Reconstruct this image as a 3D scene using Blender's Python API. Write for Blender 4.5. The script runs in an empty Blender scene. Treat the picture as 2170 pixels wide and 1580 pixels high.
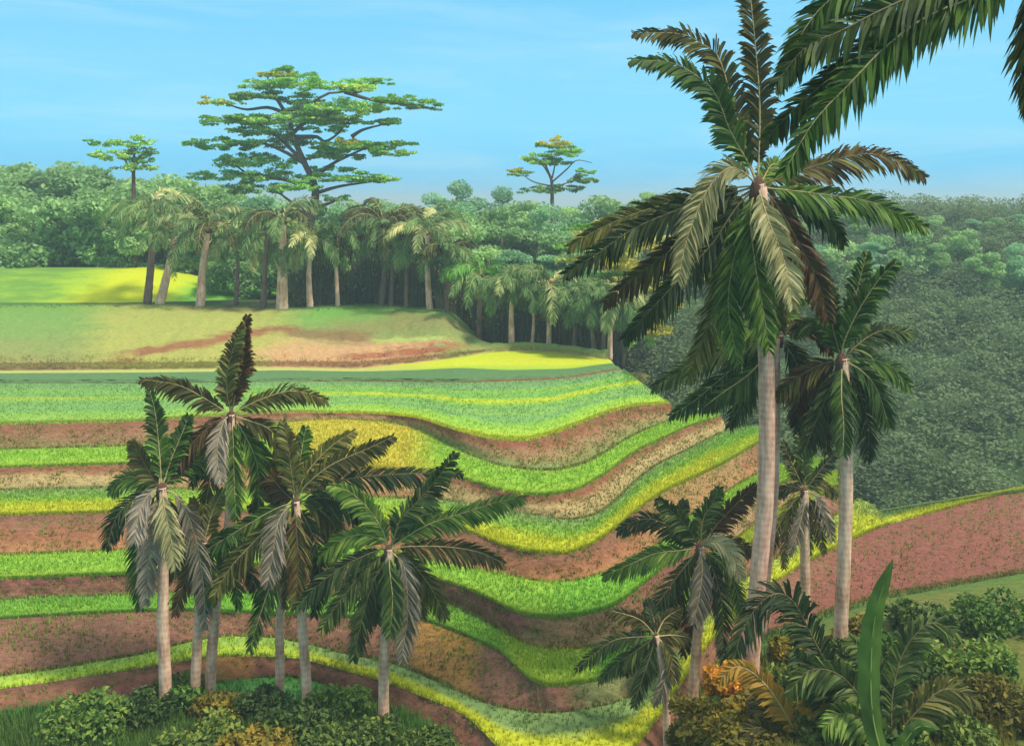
import bpy, math, random
import numpy as np
from mathutils import Vector, noise as mnoise
random.seed(7); rng = np.random.default_rng(7)
R = math.radians
scene = bpy.context.scene
COL = scene.collection

# ------------------------------------------------------------------ camera, sky, sun, exposure
F = 2110.0      # focal length in photo pixels
CX, HY = 1085.0, 430.0   # principal column, horizon row in photo pixels
H = 22.0        # camera height in metres
cam_d = bpy.data.cameras.new("camera"); cam = bpy.data.objects.new("camera", cam_d); COL.objects.link(cam)
cam.location = (0, 0, H); cam.rotation_euler = (R(90), 0, 0)
cam_d.sensor_width = 36; cam_d.lens = 36 * F / 2170; cam_d.shift_y = -(790 - HY) / 2170
cam_d.clip_end = 6000; cam_d.clip_start = 0.1
scene.camera = cam

SUN_EL, SUN_AZ = 56, 118      # azimuth measured clockwise from +Y (view direction): from the right, a little behind the camera
sd = bpy.data.lights.new("sun", 'SUN'); sun = bpy.data.objects.new("sun", sd); COL.objects.link(sun)
sd.energy = 3.3; sd.angle = R(9); sd.color = (1.0, 0.93, 0.82)
sdir = Vector((math.sin(R(SUN_AZ)) * math.cos(R(SUN_EL)), math.cos(R(SUN_AZ)) * math.cos(R(SUN_EL)), math.sin(R(SUN_EL))))
sun.rotation_euler = sdir.to_track_quat('Z', 'Y').to_euler()

world = bpy.data.worlds.new("World"); scene.world = world; world.use_nodes = True
nt = world.node_tree; N = nt.nodes; L = nt.links; N.clear()
out = N.new('ShaderNodeOutputWorld'); bg = N.new('ShaderNodeBackground')
sky = N.new('ShaderNodeTexSky'); sky.sky_type = 'NISHITA'; sky.sun_disc = False
sky.sun_elevation = R(SUN_EL); sky.sun_rotation = R(SUN_AZ)
tc = N.new('ShaderNodeTexCoord'); sx = N.new('ShaderNodeSeparateXYZ'); L.new(tc.outputs['Generated'], sx.inputs[0])
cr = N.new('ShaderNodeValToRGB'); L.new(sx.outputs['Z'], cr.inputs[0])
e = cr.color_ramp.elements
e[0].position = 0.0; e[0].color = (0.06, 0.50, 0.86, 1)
e[1].position = 1.0; e[1].color = (0.62, 0.68, 0.70, 1)  # unseen upper sky whitened for a softer, whiter fill light
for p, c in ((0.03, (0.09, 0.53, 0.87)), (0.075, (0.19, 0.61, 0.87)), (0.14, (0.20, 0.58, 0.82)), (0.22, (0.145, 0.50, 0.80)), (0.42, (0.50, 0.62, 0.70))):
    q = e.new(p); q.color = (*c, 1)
mp = N.new('ShaderNodeMapping'); mp.inputs['Scale'].default_value = (2.2, 2.2, 17); mp.inputs['Location'].default_value = (0.35, 0, 0.2)
nz = N.new('ShaderNodeTexNoise'); nz.inputs['Scale'].default_value = 1.6; nz.inputs['Detail'].default_value = 9; nz.inputs['Roughness'].default_value = 0.62
nz.inputs['Distortion'].default_value = 0.5
L.new(tc.outputs['Generated'], mp.inputs[0]); L.new(mp.outputs[0], nz.inputs[0])
cc = N.new('ShaderNodeValToRGB'); L.new(nz.outputs['Fac'], cc.inputs[0])
cc.color_ramp.elements[0].position = 0.46; cc.color_ramp.elements[0].color = (0, 0, 0, 1)
cc.color_ramp.elements[1].position = 0.82; cc.color_ramp.elements[1].color = (0.5, 0.5, 0.5, 1)
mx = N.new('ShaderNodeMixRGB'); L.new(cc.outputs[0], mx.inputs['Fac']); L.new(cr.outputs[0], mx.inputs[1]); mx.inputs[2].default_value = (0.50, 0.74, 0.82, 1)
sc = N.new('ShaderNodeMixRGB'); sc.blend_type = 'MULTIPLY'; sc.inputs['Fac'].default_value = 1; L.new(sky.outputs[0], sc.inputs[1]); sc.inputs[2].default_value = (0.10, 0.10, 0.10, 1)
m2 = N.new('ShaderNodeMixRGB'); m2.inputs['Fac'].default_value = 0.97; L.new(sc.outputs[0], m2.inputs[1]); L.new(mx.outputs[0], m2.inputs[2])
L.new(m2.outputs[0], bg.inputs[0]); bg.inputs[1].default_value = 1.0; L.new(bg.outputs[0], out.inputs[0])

scene.view_settings.view_transform = 'Standard'; scene.view_settings.look = 'None'
scene.view_settings.exposure = 0.36; scene.view_settings.gamma = 1.0
scene.render.engine = 'CYCLES'

# ------------------------------------------------------------------ helpers
def W(px, py, Y): return Vector(((px - CX) / F * Y, Y, H - (py - HY) / F * Y))
def lin(c): return tuple((v / 255 / 12.92) if v / 255 <= 0.04045 else ((v / 255 + 0.055) / 1.055) ** 2.4 for v in c)
def alb(r, g, b, k=0.98):   # picture colour -> base colour
    return tuple(min(0.9, v * k) for v in lin((r, g, b)))
def sstep(a, b, x):
    t = np.clip((np.asarray(x, float) - a) / (b - a), 0, 1); return t * t * (3 - 2 * t)

def link(o, parent=None):
    COL.objects.link(o)
    if parent is not None: o.parent = parent
    return o
def mesh(name, V, Fc, mat, parent=None, uv=None, smooth=True, origin=None):
    V = np.asarray(V, np.float32)
    if origin is not None: V = V - np.array(origin, np.float32)
    me = bpy.data.meshes.new(name)
    if isinstance(Fc, np.ndarray):
        n, k = Fc.shape
        me.vertices.add(len(V)); me.vertices.foreach_set('co', V.ravel())
        me.loops.add(n * k); me.loops.foreach_set('vertex_index', Fc.astype(np.int32).ravel())
        me.polygons.add(n); me.polygons.foreach_set('loop_start', np.arange(0, n * k, k, dtype=np.int32))
        me.update(calc_edges=True)
    else:
        me.from_pydata([tuple(v) for v in V], [], Fc); me.update()
    if uv is not None:
        ul = me.uv_layers.new(name='UVMap'); idx = np.empty(len(me.loops), np.int32); me.loops.foreach_get('vertex_index', idx)
        ul.data.foreach_set('uv', np.asarray(uv, np.float32)[idx].ravel())
    me.polygons.foreach_set('use_smooth', [smooth] * len(me.polygons))
    me.materials.append(mat); me.validate()
    return link(bpy.data.objects.new(name, me), parent)
def tag(o, label=None, cat=None, group=None, kind=None):
    if label: o['label'] = label
    if cat: o['category'] = cat
    if group: o['group'] = group
    if kind: o['kind'] = kind
    return o
def empty(name, loc):
    o = bpy.data.objects.new(name, None); o.location = loc; o.empty_display_size = 0.5; return link(o)

# ------------------------------------------------------------------ materials
def newmat(name):
    m = bpy.data.materials.new(name); m.use_nodes = True; t = m.node_tree
    return m, t, t.nodes, t.links, t.nodes['Principled BSDF']
def ramp(N, pts):
    r = N.new('ShaderNodeValToRGB'); el = r.color_ramp.elements
    el[0].position, el[0].color = pts[0][0], (*pts[0][1], 1); el[1].position, el[1].color = pts[-1][0], (*pts[-1][1], 1)
    for p, c in pts[1:-1]: q = el.new(p); q.color = (*c, 1)
    return r
def noise_tex(N, L, vec, scale, detail=5, rough=0.6, stretch=None):
    n = N.new('ShaderNodeTexNoise'); n.inputs['Scale'].default_value = scale; n.inputs['Detail'].default_value = detail; n.inputs['Roughness'].default_value = rough
    if stretch:
        m = N.new('ShaderNodeMapping'); m.inputs['Scale'].default_value = stretch; L.new(vec, m.inputs[0]); L.new(m.outputs[0], n.inputs[0])
    else: L.new(vec, n.inputs[0])
    return n
def math_n(N, L, op, a, b=None):
    m = N.new('ShaderNodeMath'); m.operation = op
    for i, v in enumerate((a, b)):
        if v is None: continue
        if isinstance(v, (int, float)): m.inputs[i].default_value = v
        else: L.new(v, m.inputs[i])
    return m.outputs[0]
def strip_mat(name, stops, wob=0.25, patches=(), bump=0.5, fine=0.22, stretch=(0.35, 1, 1), wscale=0.5):
    """stops: colour across the strip (UV v 0 near edge .. 1 far edge); patches: (u0,u1,colour,strength)"""
    m, t, N, L, P = newmat(name)
    uv = N.new('ShaderNodeUVMap'); g = N.new('ShaderNodeNewGeometry'); s = N.new('ShaderNodeSeparateXYZ'); L.new(uv.outputs[0], s.inputs[0])
    n1 = noise_tex(N, L, g.outputs['Position'], wscale, 5, 0.65, stretch)
    v = math_n(N, L, 'ADD', s.outputs[1], math_n(N, L, 'MULTIPLY', math_n(N, L, 'SUBTRACT', n1.outputs['Fac'], 0.5), wob * 2.2))
    r = ramp(N, stops); L.new(v, r.inputs[0]); col = r.outputs[0]
    for pt_ in patches:
        u0, u1, c, k = pt_[:4]
        w = (u1 - u0) * 0.18
        un = math_n(N, L, 'ADD', s.outputs[0], math_n(N, L, 'MULTIPLY', math_n(N, L, 'SUBTRACT', n1.outputs['Fac'], 0.5), w * 2.5))
        a = N.new('ShaderNodeMapRange'); a.inputs[1].default_value = u0; a.inputs[2].default_value = u0 + w; L.new(un, a.inputs[0])
        b = N.new('ShaderNodeMapRange'); b.inputs[1].default_value = u1; b.inputs[2].default_value = u1 - w; L.new(un, b.inputs[0])
        mask = math_n(N, L, 'MULTIPLY', math_n(N, L, 'MULTIPLY', a.outputs[0], b.outputs[0]), k)
        if len(pt_) > 4:
            v0, v1, sl = pt_[4:]; vv = math_n(N, L, 'SUBTRACT', v, math_n(N, L, 'MULTIPLY', math_n(N, L, 'SUBTRACT', s.outputs[0], u0), sl))
            for (e0, e1) in ((v0, v0 + (v1 - v0) * .3), (v1, v1 - (v1 - v0) * .3)):
                q = N.new('ShaderNodeMapRange'); q.inputs[1].default_value = e0; q.inputs[2].default_value = e1; L.new(vv, q.inputs[0]); mask = math_n(N, L, 'MULTIPLY', mask, q.outputs[0])
        nf = noise_tex(N, L, g.outputs['Position'], 1.6, 8, 0.8, (0.6, 1, 1.4)); rf = ramp(N, [(0.30, (.25,) * 3), (0.48, (1,) * 3)]); L.new(nf.outputs['Fac'], rf.inputs[0])
        mask = math_n(N, L, 'MULTIPLY', mask, rf.outputs[0])
        mm = N.new('ShaderNodeMixRGB'); L.new(mask, mm.inputs[0])
        L.new(col, mm.inputs[1]); mm.inputs[2].default_value = (*c, 1); col = mm.outputs[0]
    n2 = noise_tex(N, L, g.outputs['Position'], 5.0, 8, 0.75, (0.5, 1, 1))
    rr = ramp(N, [(0.25, (1 - fine * 2,) * 3), (0.75, (1 + fine * 1.5,) * 3)]); L.new(n2.outputs['Fac'], rr.inputs[0])
    mu = N.new('ShaderNodeMixRGB'); mu.blend_type = 'MULTIPLY'; mu.inputs[0].default_value = 1; L.new(col, mu.inputs[1]); L.new(rr.outputs[0], mu.inputs[2])
    L.new(mu.outputs[0], P.inputs['Base Color']); P.inputs['Roughness'].default_value = 0.95; P.inputs['Specular IOR Level'].default_value = 0.15
    b = N.new('ShaderNodeBump'); b.inputs['Strength'].default_value = bump; b.inputs['Distance'].default_value = 0.12; L.new(n2.outputs['Fac'], b.inputs['Height']); L.new(b.outputs[0], P.inputs['Normal'])
    return m
def leaf_mat(name, c1, c2, scale=0.8, rnd=0.3, trans=0.25, c3=None, k=1.2, wb=0.62):
    wm = (1.06, 1.0, wb); c1, c2 = [tuple(min(.85, v * k * w) for v, w in zip(c, wm)) for c in (c1, c2)]; c3 = tuple(min(.85, v * k * w) for v, w in zip(c3, wm)) if c3 else None
    m, t, N, L, P = newmat(name)
    g = N.new('ShaderNodeNewGeometry'); oi = N.new('ShaderNodeObjectInfo')
    n = noise_tex(N, L, g.outputs['Position'], scale, 4, 0.6)
    f = math_n(N, L, 'ADD', n.outputs['Fac'], math_n(N, L, 'MULTIPLY', math_n(N, L, 'SUBTRACT', g.outputs['Random Per Island'], 0.5), rnd))
    f = math_n(N, L, 'ADD', f, math_n(N, L, 'MULTIPLY', math_n(N, L, 'SUBTRACT', oi.outputs['Random'], 0.5), rnd))
    r = ramp(N, [(0.3, c1), (0.66, c2)] + ([(0.85, c3)] if c3 else [])); L.new(f, r.inputs[0])
    L.new(r.outputs[0], P.inputs['Base Color']); P.inputs['Roughness'].default_value = 0.62; P.inputs['Specular IOR Level'].default_value = 0.3
    tr = N.new('ShaderNodeBsdfTranslucent'); L.new(r.outputs[0], tr.inputs[0]); ms = N.new('ShaderNodeMixShader'); ms.inputs[0].default_value = trans
    L.new(P.outputs[0], ms.inputs[1]); L.new(tr.outputs[0], ms.inputs[2]); L.new(ms.outputs[0], N['Material Output'].inputs[0])
    return m
def bark_mat(name, c1, c2, rings=True, scale=3.0):
    m, t, N, L, P = newmat(name)
    tc = N.new('ShaderNodeTexCoord'); n = noise_tex(N, L, tc.outputs['Object'], scale, 7, 0.7, (1.6, 1.6, 0.35))
    n3 = noise_tex(N, L, tc.outputs['Object'], 0.5, 3, 0.5)
    f = math_n(N, L, 'ADD', math_n(N, L, 'MULTIPLY', n.outputs['Fac'], 0.6), math_n(N, L, 'MULTIPLY', n3.outputs['Fac'], 0.4))
    if rings:
        s = N.new('ShaderNodeUVMap'); sp = N.new('ShaderNodeSeparateXYZ'); L.new(s.outputs[0], sp.inputs[0])
        wv = math_n(N, L, 'SINE', math_n(N, L, 'ADD', math_n(N, L, 'MULTIPLY', sp.outputs[1], 26.0), math_n(N, L, 'MULTIPLY', n3.outputs['Fac'], 14.0)))
        f = math_n(N, L, 'ADD', f, math_n(N, L, 'MULTIPLY', wv, 0.018))
    r = ramp(N, [(0.36, c1), (0.60, c2)]); L.new(f, r.inputs[0]); L.new(r.outputs[0], P.inputs['Base Color'])
    P.inputs['Roughness'].default_value = 0.9; P.inputs['Specular IOR Level'].default_value = 0.2
    b = N.new('ShaderNodeBump'); b.inputs['Strength'].default_value = 0.6; b.inputs['Distance'].default_value = 0.05; L.new(f, b.inputs['Height']); L.new(b.outputs[0], P.inputs['Normal'])
    return m

LIME = alb(166, 198, 66); YEL = alb(196, 200, 48); GRN = alb(146, 190, 72); MUT = alb(140, 165, 95); BRG = alb(140, 202, 72)
OCH = alb(208, 188, 62); SEA = alb(122, 165, 98); DGR = alb(95, 130, 80)
EARTH = alb(148, 104, 78); RED = alb(156, 92, 68); TAN = alb(190, 160, 108); PURP = alb(136, 92, 76); MIDB = alb(168, 132, 92); ORG = alb(190, 140, 65)

# ------------------------------------------------------------------ terraces: contour curves (near -> far)
c0 = [(-300,1560),(100,1505),(297,1475),(390,1455),(464,1446),(549,1435),(612,1433),(667,1442),(722,1464),(796,1494),(851,1516),(944,1560),(1000,1598),(1090,1650),(1200,1690),(1300,1690),(1380,1650),(1430,1580),(1470,1500),(1530,1400),(1600,1350),(1722,1308),(1801,1282),(1876,1262),(2170,1215),(2500,1190)]
c1 = [(-300,1500),(100,1445),(297,1415),(365,1402),(457,1391),(538,1389),(634,1394),(722,1417),(833,1450),(944,1494),(999,1523),(1028,1553),(1060,1590),(1130,1625),(1210,1640),(1290,1625),(1353,1580),(1420,1486),(1457,1428),(1498,1366),(1552,1316),(1623,1245),(1718,1187),(1768,1162),(1872,1113),(2170,1035),(2500,990)]
c2 = [(-300,1470),(100,1420),(297,1387),(365,1369),(427,1354),(486,1347),(582,1350),(649,1363),(722,1383),(833,1404),(907,1435),(980,1470),(1042,1494),(1100,1506),(1158,1511),(1212,1507),(1303,1490),(1365,1462),(1420,1400),(1470,1335),(1530,1270),(1577,1225),(1644,1185),(1700,1150),(1760,1100),(1800,1068),(1835,1052),(1862,1085),(1876,1100),(2500,980)]
c3 = [(-300,1330),(100,1305),(297,1295),(390,1293),(501,1297),(612,1302),(722,1308),(833,1310),(907,1315),(980,1343),(1036,1368),(1071,1385),(1096,1413),(1125,1443),(1158,1455),(1229,1449),(1312,1432),(1380,1396),(1430,1335),(1480,1265),(1530,1205),(1577,1158),(1644,1115),(1700,1082),(1746,1045),(1777,1026),(2500,960)]
c4 = [(-300,1290),(100,1265),(297,1260),(519,1256),(685,1262),(820,1262),(907,1268),(980,1293),(1042,1324),(1104,1361),(1146,1374),(1208,1376),(1270,1370),(1320,1359),(1380,1315),(1430,1255),(1480,1200),(1530,1162),(1577,1130),(1644,1085),(1700,1042),(1740,1010),(1777,995),(2500,940)]
c5 = [(-300,1240),(297,1215),(450,1202),(600,1196),(750,1196),(850,1206),(907,1221),(980,1243),(1042,1270),(1104,1303),(1167,1310),(1229,1305),(1291,1291),(1333,1262),(1378,1225),(1430,1180),(1480,1135),(1530,1096),(1577,1066),(1644,1030),(1700,1005),(1745,990),(2500,930)]
c6 = [(-300,1190),(297,1165),(450,1152),(600,1150),(750,1157),(850,1172),(907,1185),(980,1200),(1042,1212),(1104,1225),(1167,1235),(1229,1229),(1291,1212),(1353,1187),(1386,1165),(1432,1120),(1480,1080),(1530,1048),(1577,1020),(1644,985),(1700,971),(1745,972),(2500,915)]
c7 = [(-300,1100),(297,1085),(450,1082),(600,1086),(690,1097),(773,1105),(870,1106),(940,1112),(1001,1128),(1063,1156),(1125,1171),(1200,1175),(1250,1158),(1303,1122),(1353,1078),(1413,1038),(1473,1012),(1549,974),(1602,940),(1640,925),(2500,900)]
c8 = [(-300,1045),(297,1032),(386,1038),(600,1042),(773,1054),(944,1059),(1018,1074),(1113,1088),(1208,1103),(1265,1092),(1306,1062),(1344,1020),(1398,981),(1455,955),(1511,925),(1549,908),(1602,903),(1640,902),(2500,890)]
c9 = [(-300,1000),(297,982),(450,980),(600,985),(750,990),(870,1000),(940,1008),(980,1014),(1056,1038),(1101,1048),(1170,1049),(1227,1038),(1284,1004),(1341,959),(1398,932),(1455,905),(1511,885),(1540,879),(2500,870)]
c10 = [(-300,960),(297,945),(400,925),(520,905),(620,893),(717,888),(811,893),(870,905),(920,925),(980,958),(1056,987),(1132,997),(1189,997),(1246,981),(1303,947),(1341,923),(1390,902),(1436,886),(1474,878),(1540,877),(2500,865)]
c11 = [(-300,905),(297,893),(400,885),(520,877),(620,873),(717,875),(811,877),(887,885),(963,911),(1037,930),(1113,935),(1170,921),(1227,898),(1284,875),(1341,860),(1417,855),(2500,850)]
c12 = [(-300,812),(297,812),(755,807),(980,810),(1050,808),(1170,804),(1240,796),(1310,783),(2500,780)]
c13 = [(-300,804),(297,804),(755,800),(980,803),(1050,798),(1170,795),(1240,786),(1305,774),(2500,772)]
c14 = [(-300,792),(297,789),(470,787),(600,784),(760,787),(880,784),(980,779),(1075,784),(1208,781),(1295,769),(2500,766)]
c15 = [(-300,788),(297,783),(470,781),(600,778),(760,781),(900,766),(990,755),(1025,747),(1113,742),(1208,750),(1290,762),(2500,760)]
c16 = [(-300,650),(297,645),(420,652),(510,648),(600,658),(700,652),(800,648),(880,655),(955,664),(980,685),(1010,722),(1030,744),(1113,740),(1208,747),(1290,759),(2500,758)]
curves = [c0, c1, c2, c3, c4, c5, c6, c7, c8, c9, c10, c11, c12, c13, c14, c15, c16]
ends =   [2500, 2500, 1868, 1777, 1777, 1745, 1745, 1636, 1636, 1528, 1528, 1422, 1322, 1308, 1300, 1292, 1292]
xs = np.arange(-300, 2501, 5.0)
def smooth_curve(pts, sig=3.0):
    y = np.interp(xs, [p[0] for p in pts], [p[1] for p in pts])
    k = np.exp(-0.5 * (np.arange(-9, 10) / sig) ** 2); k /= k.sum()
    return np.convolve(np.pad(y, 9, mode='edge'), k, 'valid')
PY = [smooth_curve(c) for c in curves]
zn = {1: -19.8, 3: -19.0, 5: -18.0, 7: -17.0, 9: -16.1, 11: -15.0, 13: -14.75}
YK, ZK = [], []
z = np.full_like(xs, -20.5); Y = F * 20.5 / (PY[0] - HY); YK.append(Y); ZK.append(z)
for k in range(1, 17):
    d = PY[k] - HY
    if k in zn or k == 16 or k == 15:
        if k == 16: zt = -11.4 - 3.25 * sstep(930, 1030, xs)
        elif k == 15: zt = ZK[-1] + 0.12
        else: zt = np.full_like(xs, zn[k])
        Y = -zt * F / d; Y = np.maximum(Y, YK[-1] + 0.28); z = -Y * d / F
    else:
        z = ZK[-1].copy(); Y = np.maximum(-z * F / d, YK[-1] + 0.3); z = -Y * d / F
    YK.append(Y); ZK.append(z)
YK = np.array(YK); ZK = np.array(ZK)
def P3(k, x):       # 3D point(s) on curve k at photo columns x
    Yv = np.interp(x, xs, YK[k]); Zv = np.interp(x, xs, ZK[k])
    return np.stack([(x - CX) / F * Yv, Yv, H + Zv], -1)

def strip(name, A, B, xcol, rows, mat, jit=0.0, bulge=0.0, keepA=True):
    """ruled, roughened surface between the 3D polylines A and B"""
    n = len(A); t = np.linspace(0, 1, rows + 1)
    V = A[None] * (1 - t)[:, None, None] + B[None] * t[:, None, None]
    if bulge: V[:, :, 2] += bulge * np.sin(np.pi * t)[:, None]
    if jit:
        for i in range(1, rows):
            for j in range(n):
                p = V[i, j]; q = mnoise.noise((p[0] * 0.9, p[1] * 0.9, p[2] * 1.6)) + 0.5 * mnoise.noise((p[0] * 3, p[1] * 3, p[2] * 3))
                V[i, j, 1] -= q * jit; V[i, j, 2] += q * jit * 0.7
    uv = np.stack([np.broadcast_to(xcol[None] / 1000, V.shape[:2]), np.broadcast_to(t[:, None], V.shape[:2])], -1).reshape(-1, 2)
    V = V.reshape(-1, 3)
    i = np.arange(rows)[:, None] * n; j = np.arange(n - 1)[None]
    Fc = np.stack([i + j, i + j + 1, i + j + 1 + n, i + j + n], -1).reshape(-1, 4)
    return mesh(name, V, Fc, mat, None, uv, True)

def grass_blades(name, A, B, xcol, mat, count, h, label):
    """short blades rooted in the strip between A and B, coloured like it"""
    seg = np.linalg.norm(B - A, axis=1) * np.gradient(A[:, 0].cumsum() * 0 + A[:, 0]).clip(0.01); w = seg / seg.sum()
    j = rng.choice(len(A), count, p=w).clip(0, len(A) - 2); f = rng.random(count); t = rng.random(count)
    edge = rng.random(count) < 0.35; t[edge] = rng.random(edge.sum()) * 0.05
    a = A[j] * (1 - f)[:, None] + A[j + 1] * f[:, None]; b = B[j] * (1 - f)[:, None] + B[j + 1] * f[:, None]
    p = a * (1 - t)[:, None] + b * t[:, None]
    u = xcol[j] / 1000
    keep = p[:, 1] < 125; p, t, u = p[keep], t[keep], u[keep]; n = len(p)
    V, UV = [], []
    for s in range(3):
        an = rng.random(n) * 6.283; ln = rng.random((n, 1)) * 0.5 + 0.2; hh = h * (0.6 + 0.8 * rng.random(n))
        d = np.stack([np.cos(an), np.sin(an), np.zeros(n)], -1); wd = 0.018 + 0.012 * rng.random((n, 1))
        q = p + d * 0.05 * rng.random((n, 1)); tip = q + d * ln * hh[:, None]; tip[:, 2] += hh
        side = np.stack([-d[:, 1], d[:, 0], d[:, 2]], -1)
        q0 = q.copy(); q0[:, 2] -= 0.02
        V.append(np.stack([q0 - side * wd, q0 + side * wd, tip], 1)); UV.append(np.repeat(np.stack([u, t], -1)[:, None], 3, 1))
    V = np.concatenate(V).reshape(-1, 3); UV = np.concatenate(UV).reshape(-1, 2)
    o = mesh(name, V, np.arange(len(V)).reshape(-1, 3), mat, None, UV, False)
    tag(o, label, 'grass', kind='stuff'); return o

# colours across each tread (near -> far) and each bank (bottom -> top)
treads = {
 1: ([(0.0, YEL), (0.45, YEL), (0.62, MUT), (1.0, MUT)], [(-0.3, 0.75, LIME, .7), (1.42, 1.9, YEL, .6)]),
 3: ([(0.0, GRN), (0.5, alb(140, 190, 65)), (1.0, alb(130, 175, 75))], [(1.05, 1.28, YEL, .45), (1.5, 1.8, YEL, .8), (0.2, 0.8, BRG, .5)]),
 5: ([(0.0, LIME), (0.4, alb(152, 196, 70)), (1.0, alb(158, 198, 68))], [(1.15, 1.42, BRG, .6), (1.5, 1.8, LIME, .7)]),
 7: ([(0.0, YEL), (0.35, YEL), (0.6, alb(140, 182, 65)), (1.0, MUT)], [(0.3, 0.96, LIME, .7), (1.5, 1.66, BRG, .25)]),
 9: ([(0.0, LIME), (0.6, alb(148, 192, 62)), (1.0, alb(155, 190, 70))], [(0.56, 0.93, OCH, .9)]),
 11: ([(0.0, YEL), (0.10, LIME), (0.22, GRN), (0.30, SEA), (0.36, alb(138, 180, 84)), (0.45, alb(125, 168, 92)), (0.54, alb(150, 190, 60)), (0.60, YEL), (0.66, alb(120, 175, 80)), (0.78, alb(140, 180, 75)), (0.86, SEA), (1.0, alb(120, 150, 92))], [(-0.3, 0.8, alb(120, 162, 88), .5)]),
 13: ([(0.0, DGR), (1.0, DGR)], []),
}
banks = {
 0: ([(0.0, PURP), (0.35, alb(146, 94, 76)), (0.75, EARTH), (1.0, PURP)], [(0.40, 0.55, ORG, .55), (1.7, 2.2, alb(146, 88, 74), .8)]),
 2: ([(0.0, PURP), (0.4, alb(155, 110, 86)), (1.0, alb(142, 98, 80))], [(0.86, 1.02, ORG, .8), (1.2, 1.45, MUT, .6)]),
 4: ([(0.0, MIDB), (0.3, EARTH), (1.0, alb(145, 90, 80))], [(1.1, 1.34, alb(158, 140, 90), .5), (1.5, 1.8, TAN, .6)]),
 6: ([(0.0, alb(180, 130, 85)), (0.5, alb(160, 105, 75)), (0.8, EARTH), (1.0, PURP)], [(1.36, 1.6, alb(172, 135, 85), .9)]),
 8: ([(0.0, alb(168, 155, 100)), (0.5, TAN), (0.85, alb(145, 90, 65)), (1.0, EARTH)], [(0.3, 0.95, alb(160, 100, 70), .6)]),
 10: ([(0.0, MUT), (0.2, alb(140, 140, 80)), (0.5, MIDB), (0.8, RED), (1.0, EARTH)], [(-0.3, 0.75, alb(145, 100, 75), .6)]),
 12: ([(0.0, alb(135, 75, 50)), (0.6, DGR), (1.0, DGR)], [(-.3, .75, DGR, .8)]),
}
names_t = {1: 'lowest', 3: 'second', 5: 'third', 7: 'fourth', 9: 'fifth', 11: 'wide upper', 13: 'uppermost'}
CLIFF = []
M_WEED = strip_mat('bank_weed', [(0.0, alb(150, 135, 70)), (0.5, alb(120, 135, 60)), (1.0, alb(140, 165, 60))], .5)
def cols(ea, eb):
    x = xs[xs <= max(ea, eb)]; return np.minimum(x, ea), np.minimum(x, eb), x
for k in range(0, 14):
    if k == 13:
        st, pt = treads[13]; ka, kb, nm = 13, 14, 'rice_terrace'
    elif k % 2: st, pt = treads[k]; ka, kb, nm = k, k + 1, 'rice_terrace'
    else: st, pt = banks[k]; ka, kb, nm = k, k + 1, 'earth_bank'
    ea, eb = ends[ka], ends[kb]
    if nm == 'earth_bank' and k > 1: ea = min(ea, eb + 14)
    xa, xb, xc = cols(ea, eb)
    A, B = P3(ka, xa), P3(kb, xb)
    if nm == 'rice_terrace':
        m = strip_mat('terrace_grass', st, 0.10 if k == 11 else 0.16, pt, 0.7, 0.2, (0.12, 1, 1) if k == 11 else (0.35, 1, 1)); o = strip(nm, A, B, xc, 6, m, 0.05)
        tag(o, kind='structure')
        if k in (1, 3, 5, 7, 9, 11):
            g = grass_blades('rice_grass', A, B, xc, m, {1: 26000, 3: 22000, 5: 22000, 7: 24000, 9: 22000, 11: 26000}[k], {1: .17, 3: .17, 5: .17, 7: .18, 9: .18, 11: .11}[k], f'short green rice grass growing on the {names_t[k]} terrace step')
    else:
        m = strip_mat('bank_earth', st, 0.3, pt, 1.0, 0.3, (0.5, 1, 1.5), 0.7); o = strip(nm, A, B, xc, 9, m, 0.16)
        tag(o, kind='structure')
        wg = grass_blades('bank_weeds', A, B, xc, M_WEED, 7000, .13, 'sparse dry weeds scattered on the earth bank, step %d from below' % (k // 2 + 1)) if k < 12 else None
    # silhouette chain at the right ends
    if k >= 1: CLIFF.append((ka, ea)); CLIFF.append((kb, eb))
# yellow field in front of the far palms
xa, xb, xc = cols(ends[14], ends[15])
m = strip_mat('far_field_grass', [(0.0, alb(150, 185, 60)), (0.3, YEL), (1.0, alb(188, 200, 45))], 0.1, [(-0.3, 0.92, alb(175, 175, 105), .9)], 0.5, 0.12)
o = strip('rice_terrace', P3(14, xa), P3(15, xb), xc, 5, m, 0.03); tag(o, kind='structure')
# the meadow slope on the left, up to the palms
xa, xb, xc = cols(ends[15], ends[16])
m = strip_mat('meadow_slope', [(0.0, alb(185, 160, 105)), (0.08, alb(150, 150, 85)), (0.3, alb(135, 152, 82)), (0.5, alb(125, 158, 80)), (1.0, alb(118, 158, 70))],
    0.16, [(0.15, 0.66, alb(175, 172, 86), .85), (0.52, 0.98, alb(198, 155, 108), 1.0, -.2, .40, 0.0), (0.66, 1.06, alb(142, 130, 80), .75, .3, .95, 0), (0.2, 0.68, alb(150, 92, 66), .9, -.05, .14, 1.1), (0.70, 1.0, alb(158, 88, 62), .85, .04, .16, 0.3),
    (0.56, 0.82, alb(135, 98, 68), .8, .35, .6, -0.6), (0.34, 0.60, alb(112, 80, 60), .9, .84, 1.3, 0), (0.78, 0.95, alb(170, 195, 95), .7, .24, .36, 0), (0.64, .84, alb(112, 165, 72), .8, .55, 1.2, 0)], 0.8, 0.22, (0.16, 0.7, 1), 0.5)
A, B = P3(15, xa), P3(16, xb)
o = strip('meadow', A, B, xc, 28, m, 0.22, 0.8); tag(o, kind='structure')
g = grass_blades('meadow_tufts', A + np.array([0, 0, .25]), B + np.array([0, 0, .1]), xc, m, 26000, 0.16, 'short rough grass on the sloping meadow below the upper palms')
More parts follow.
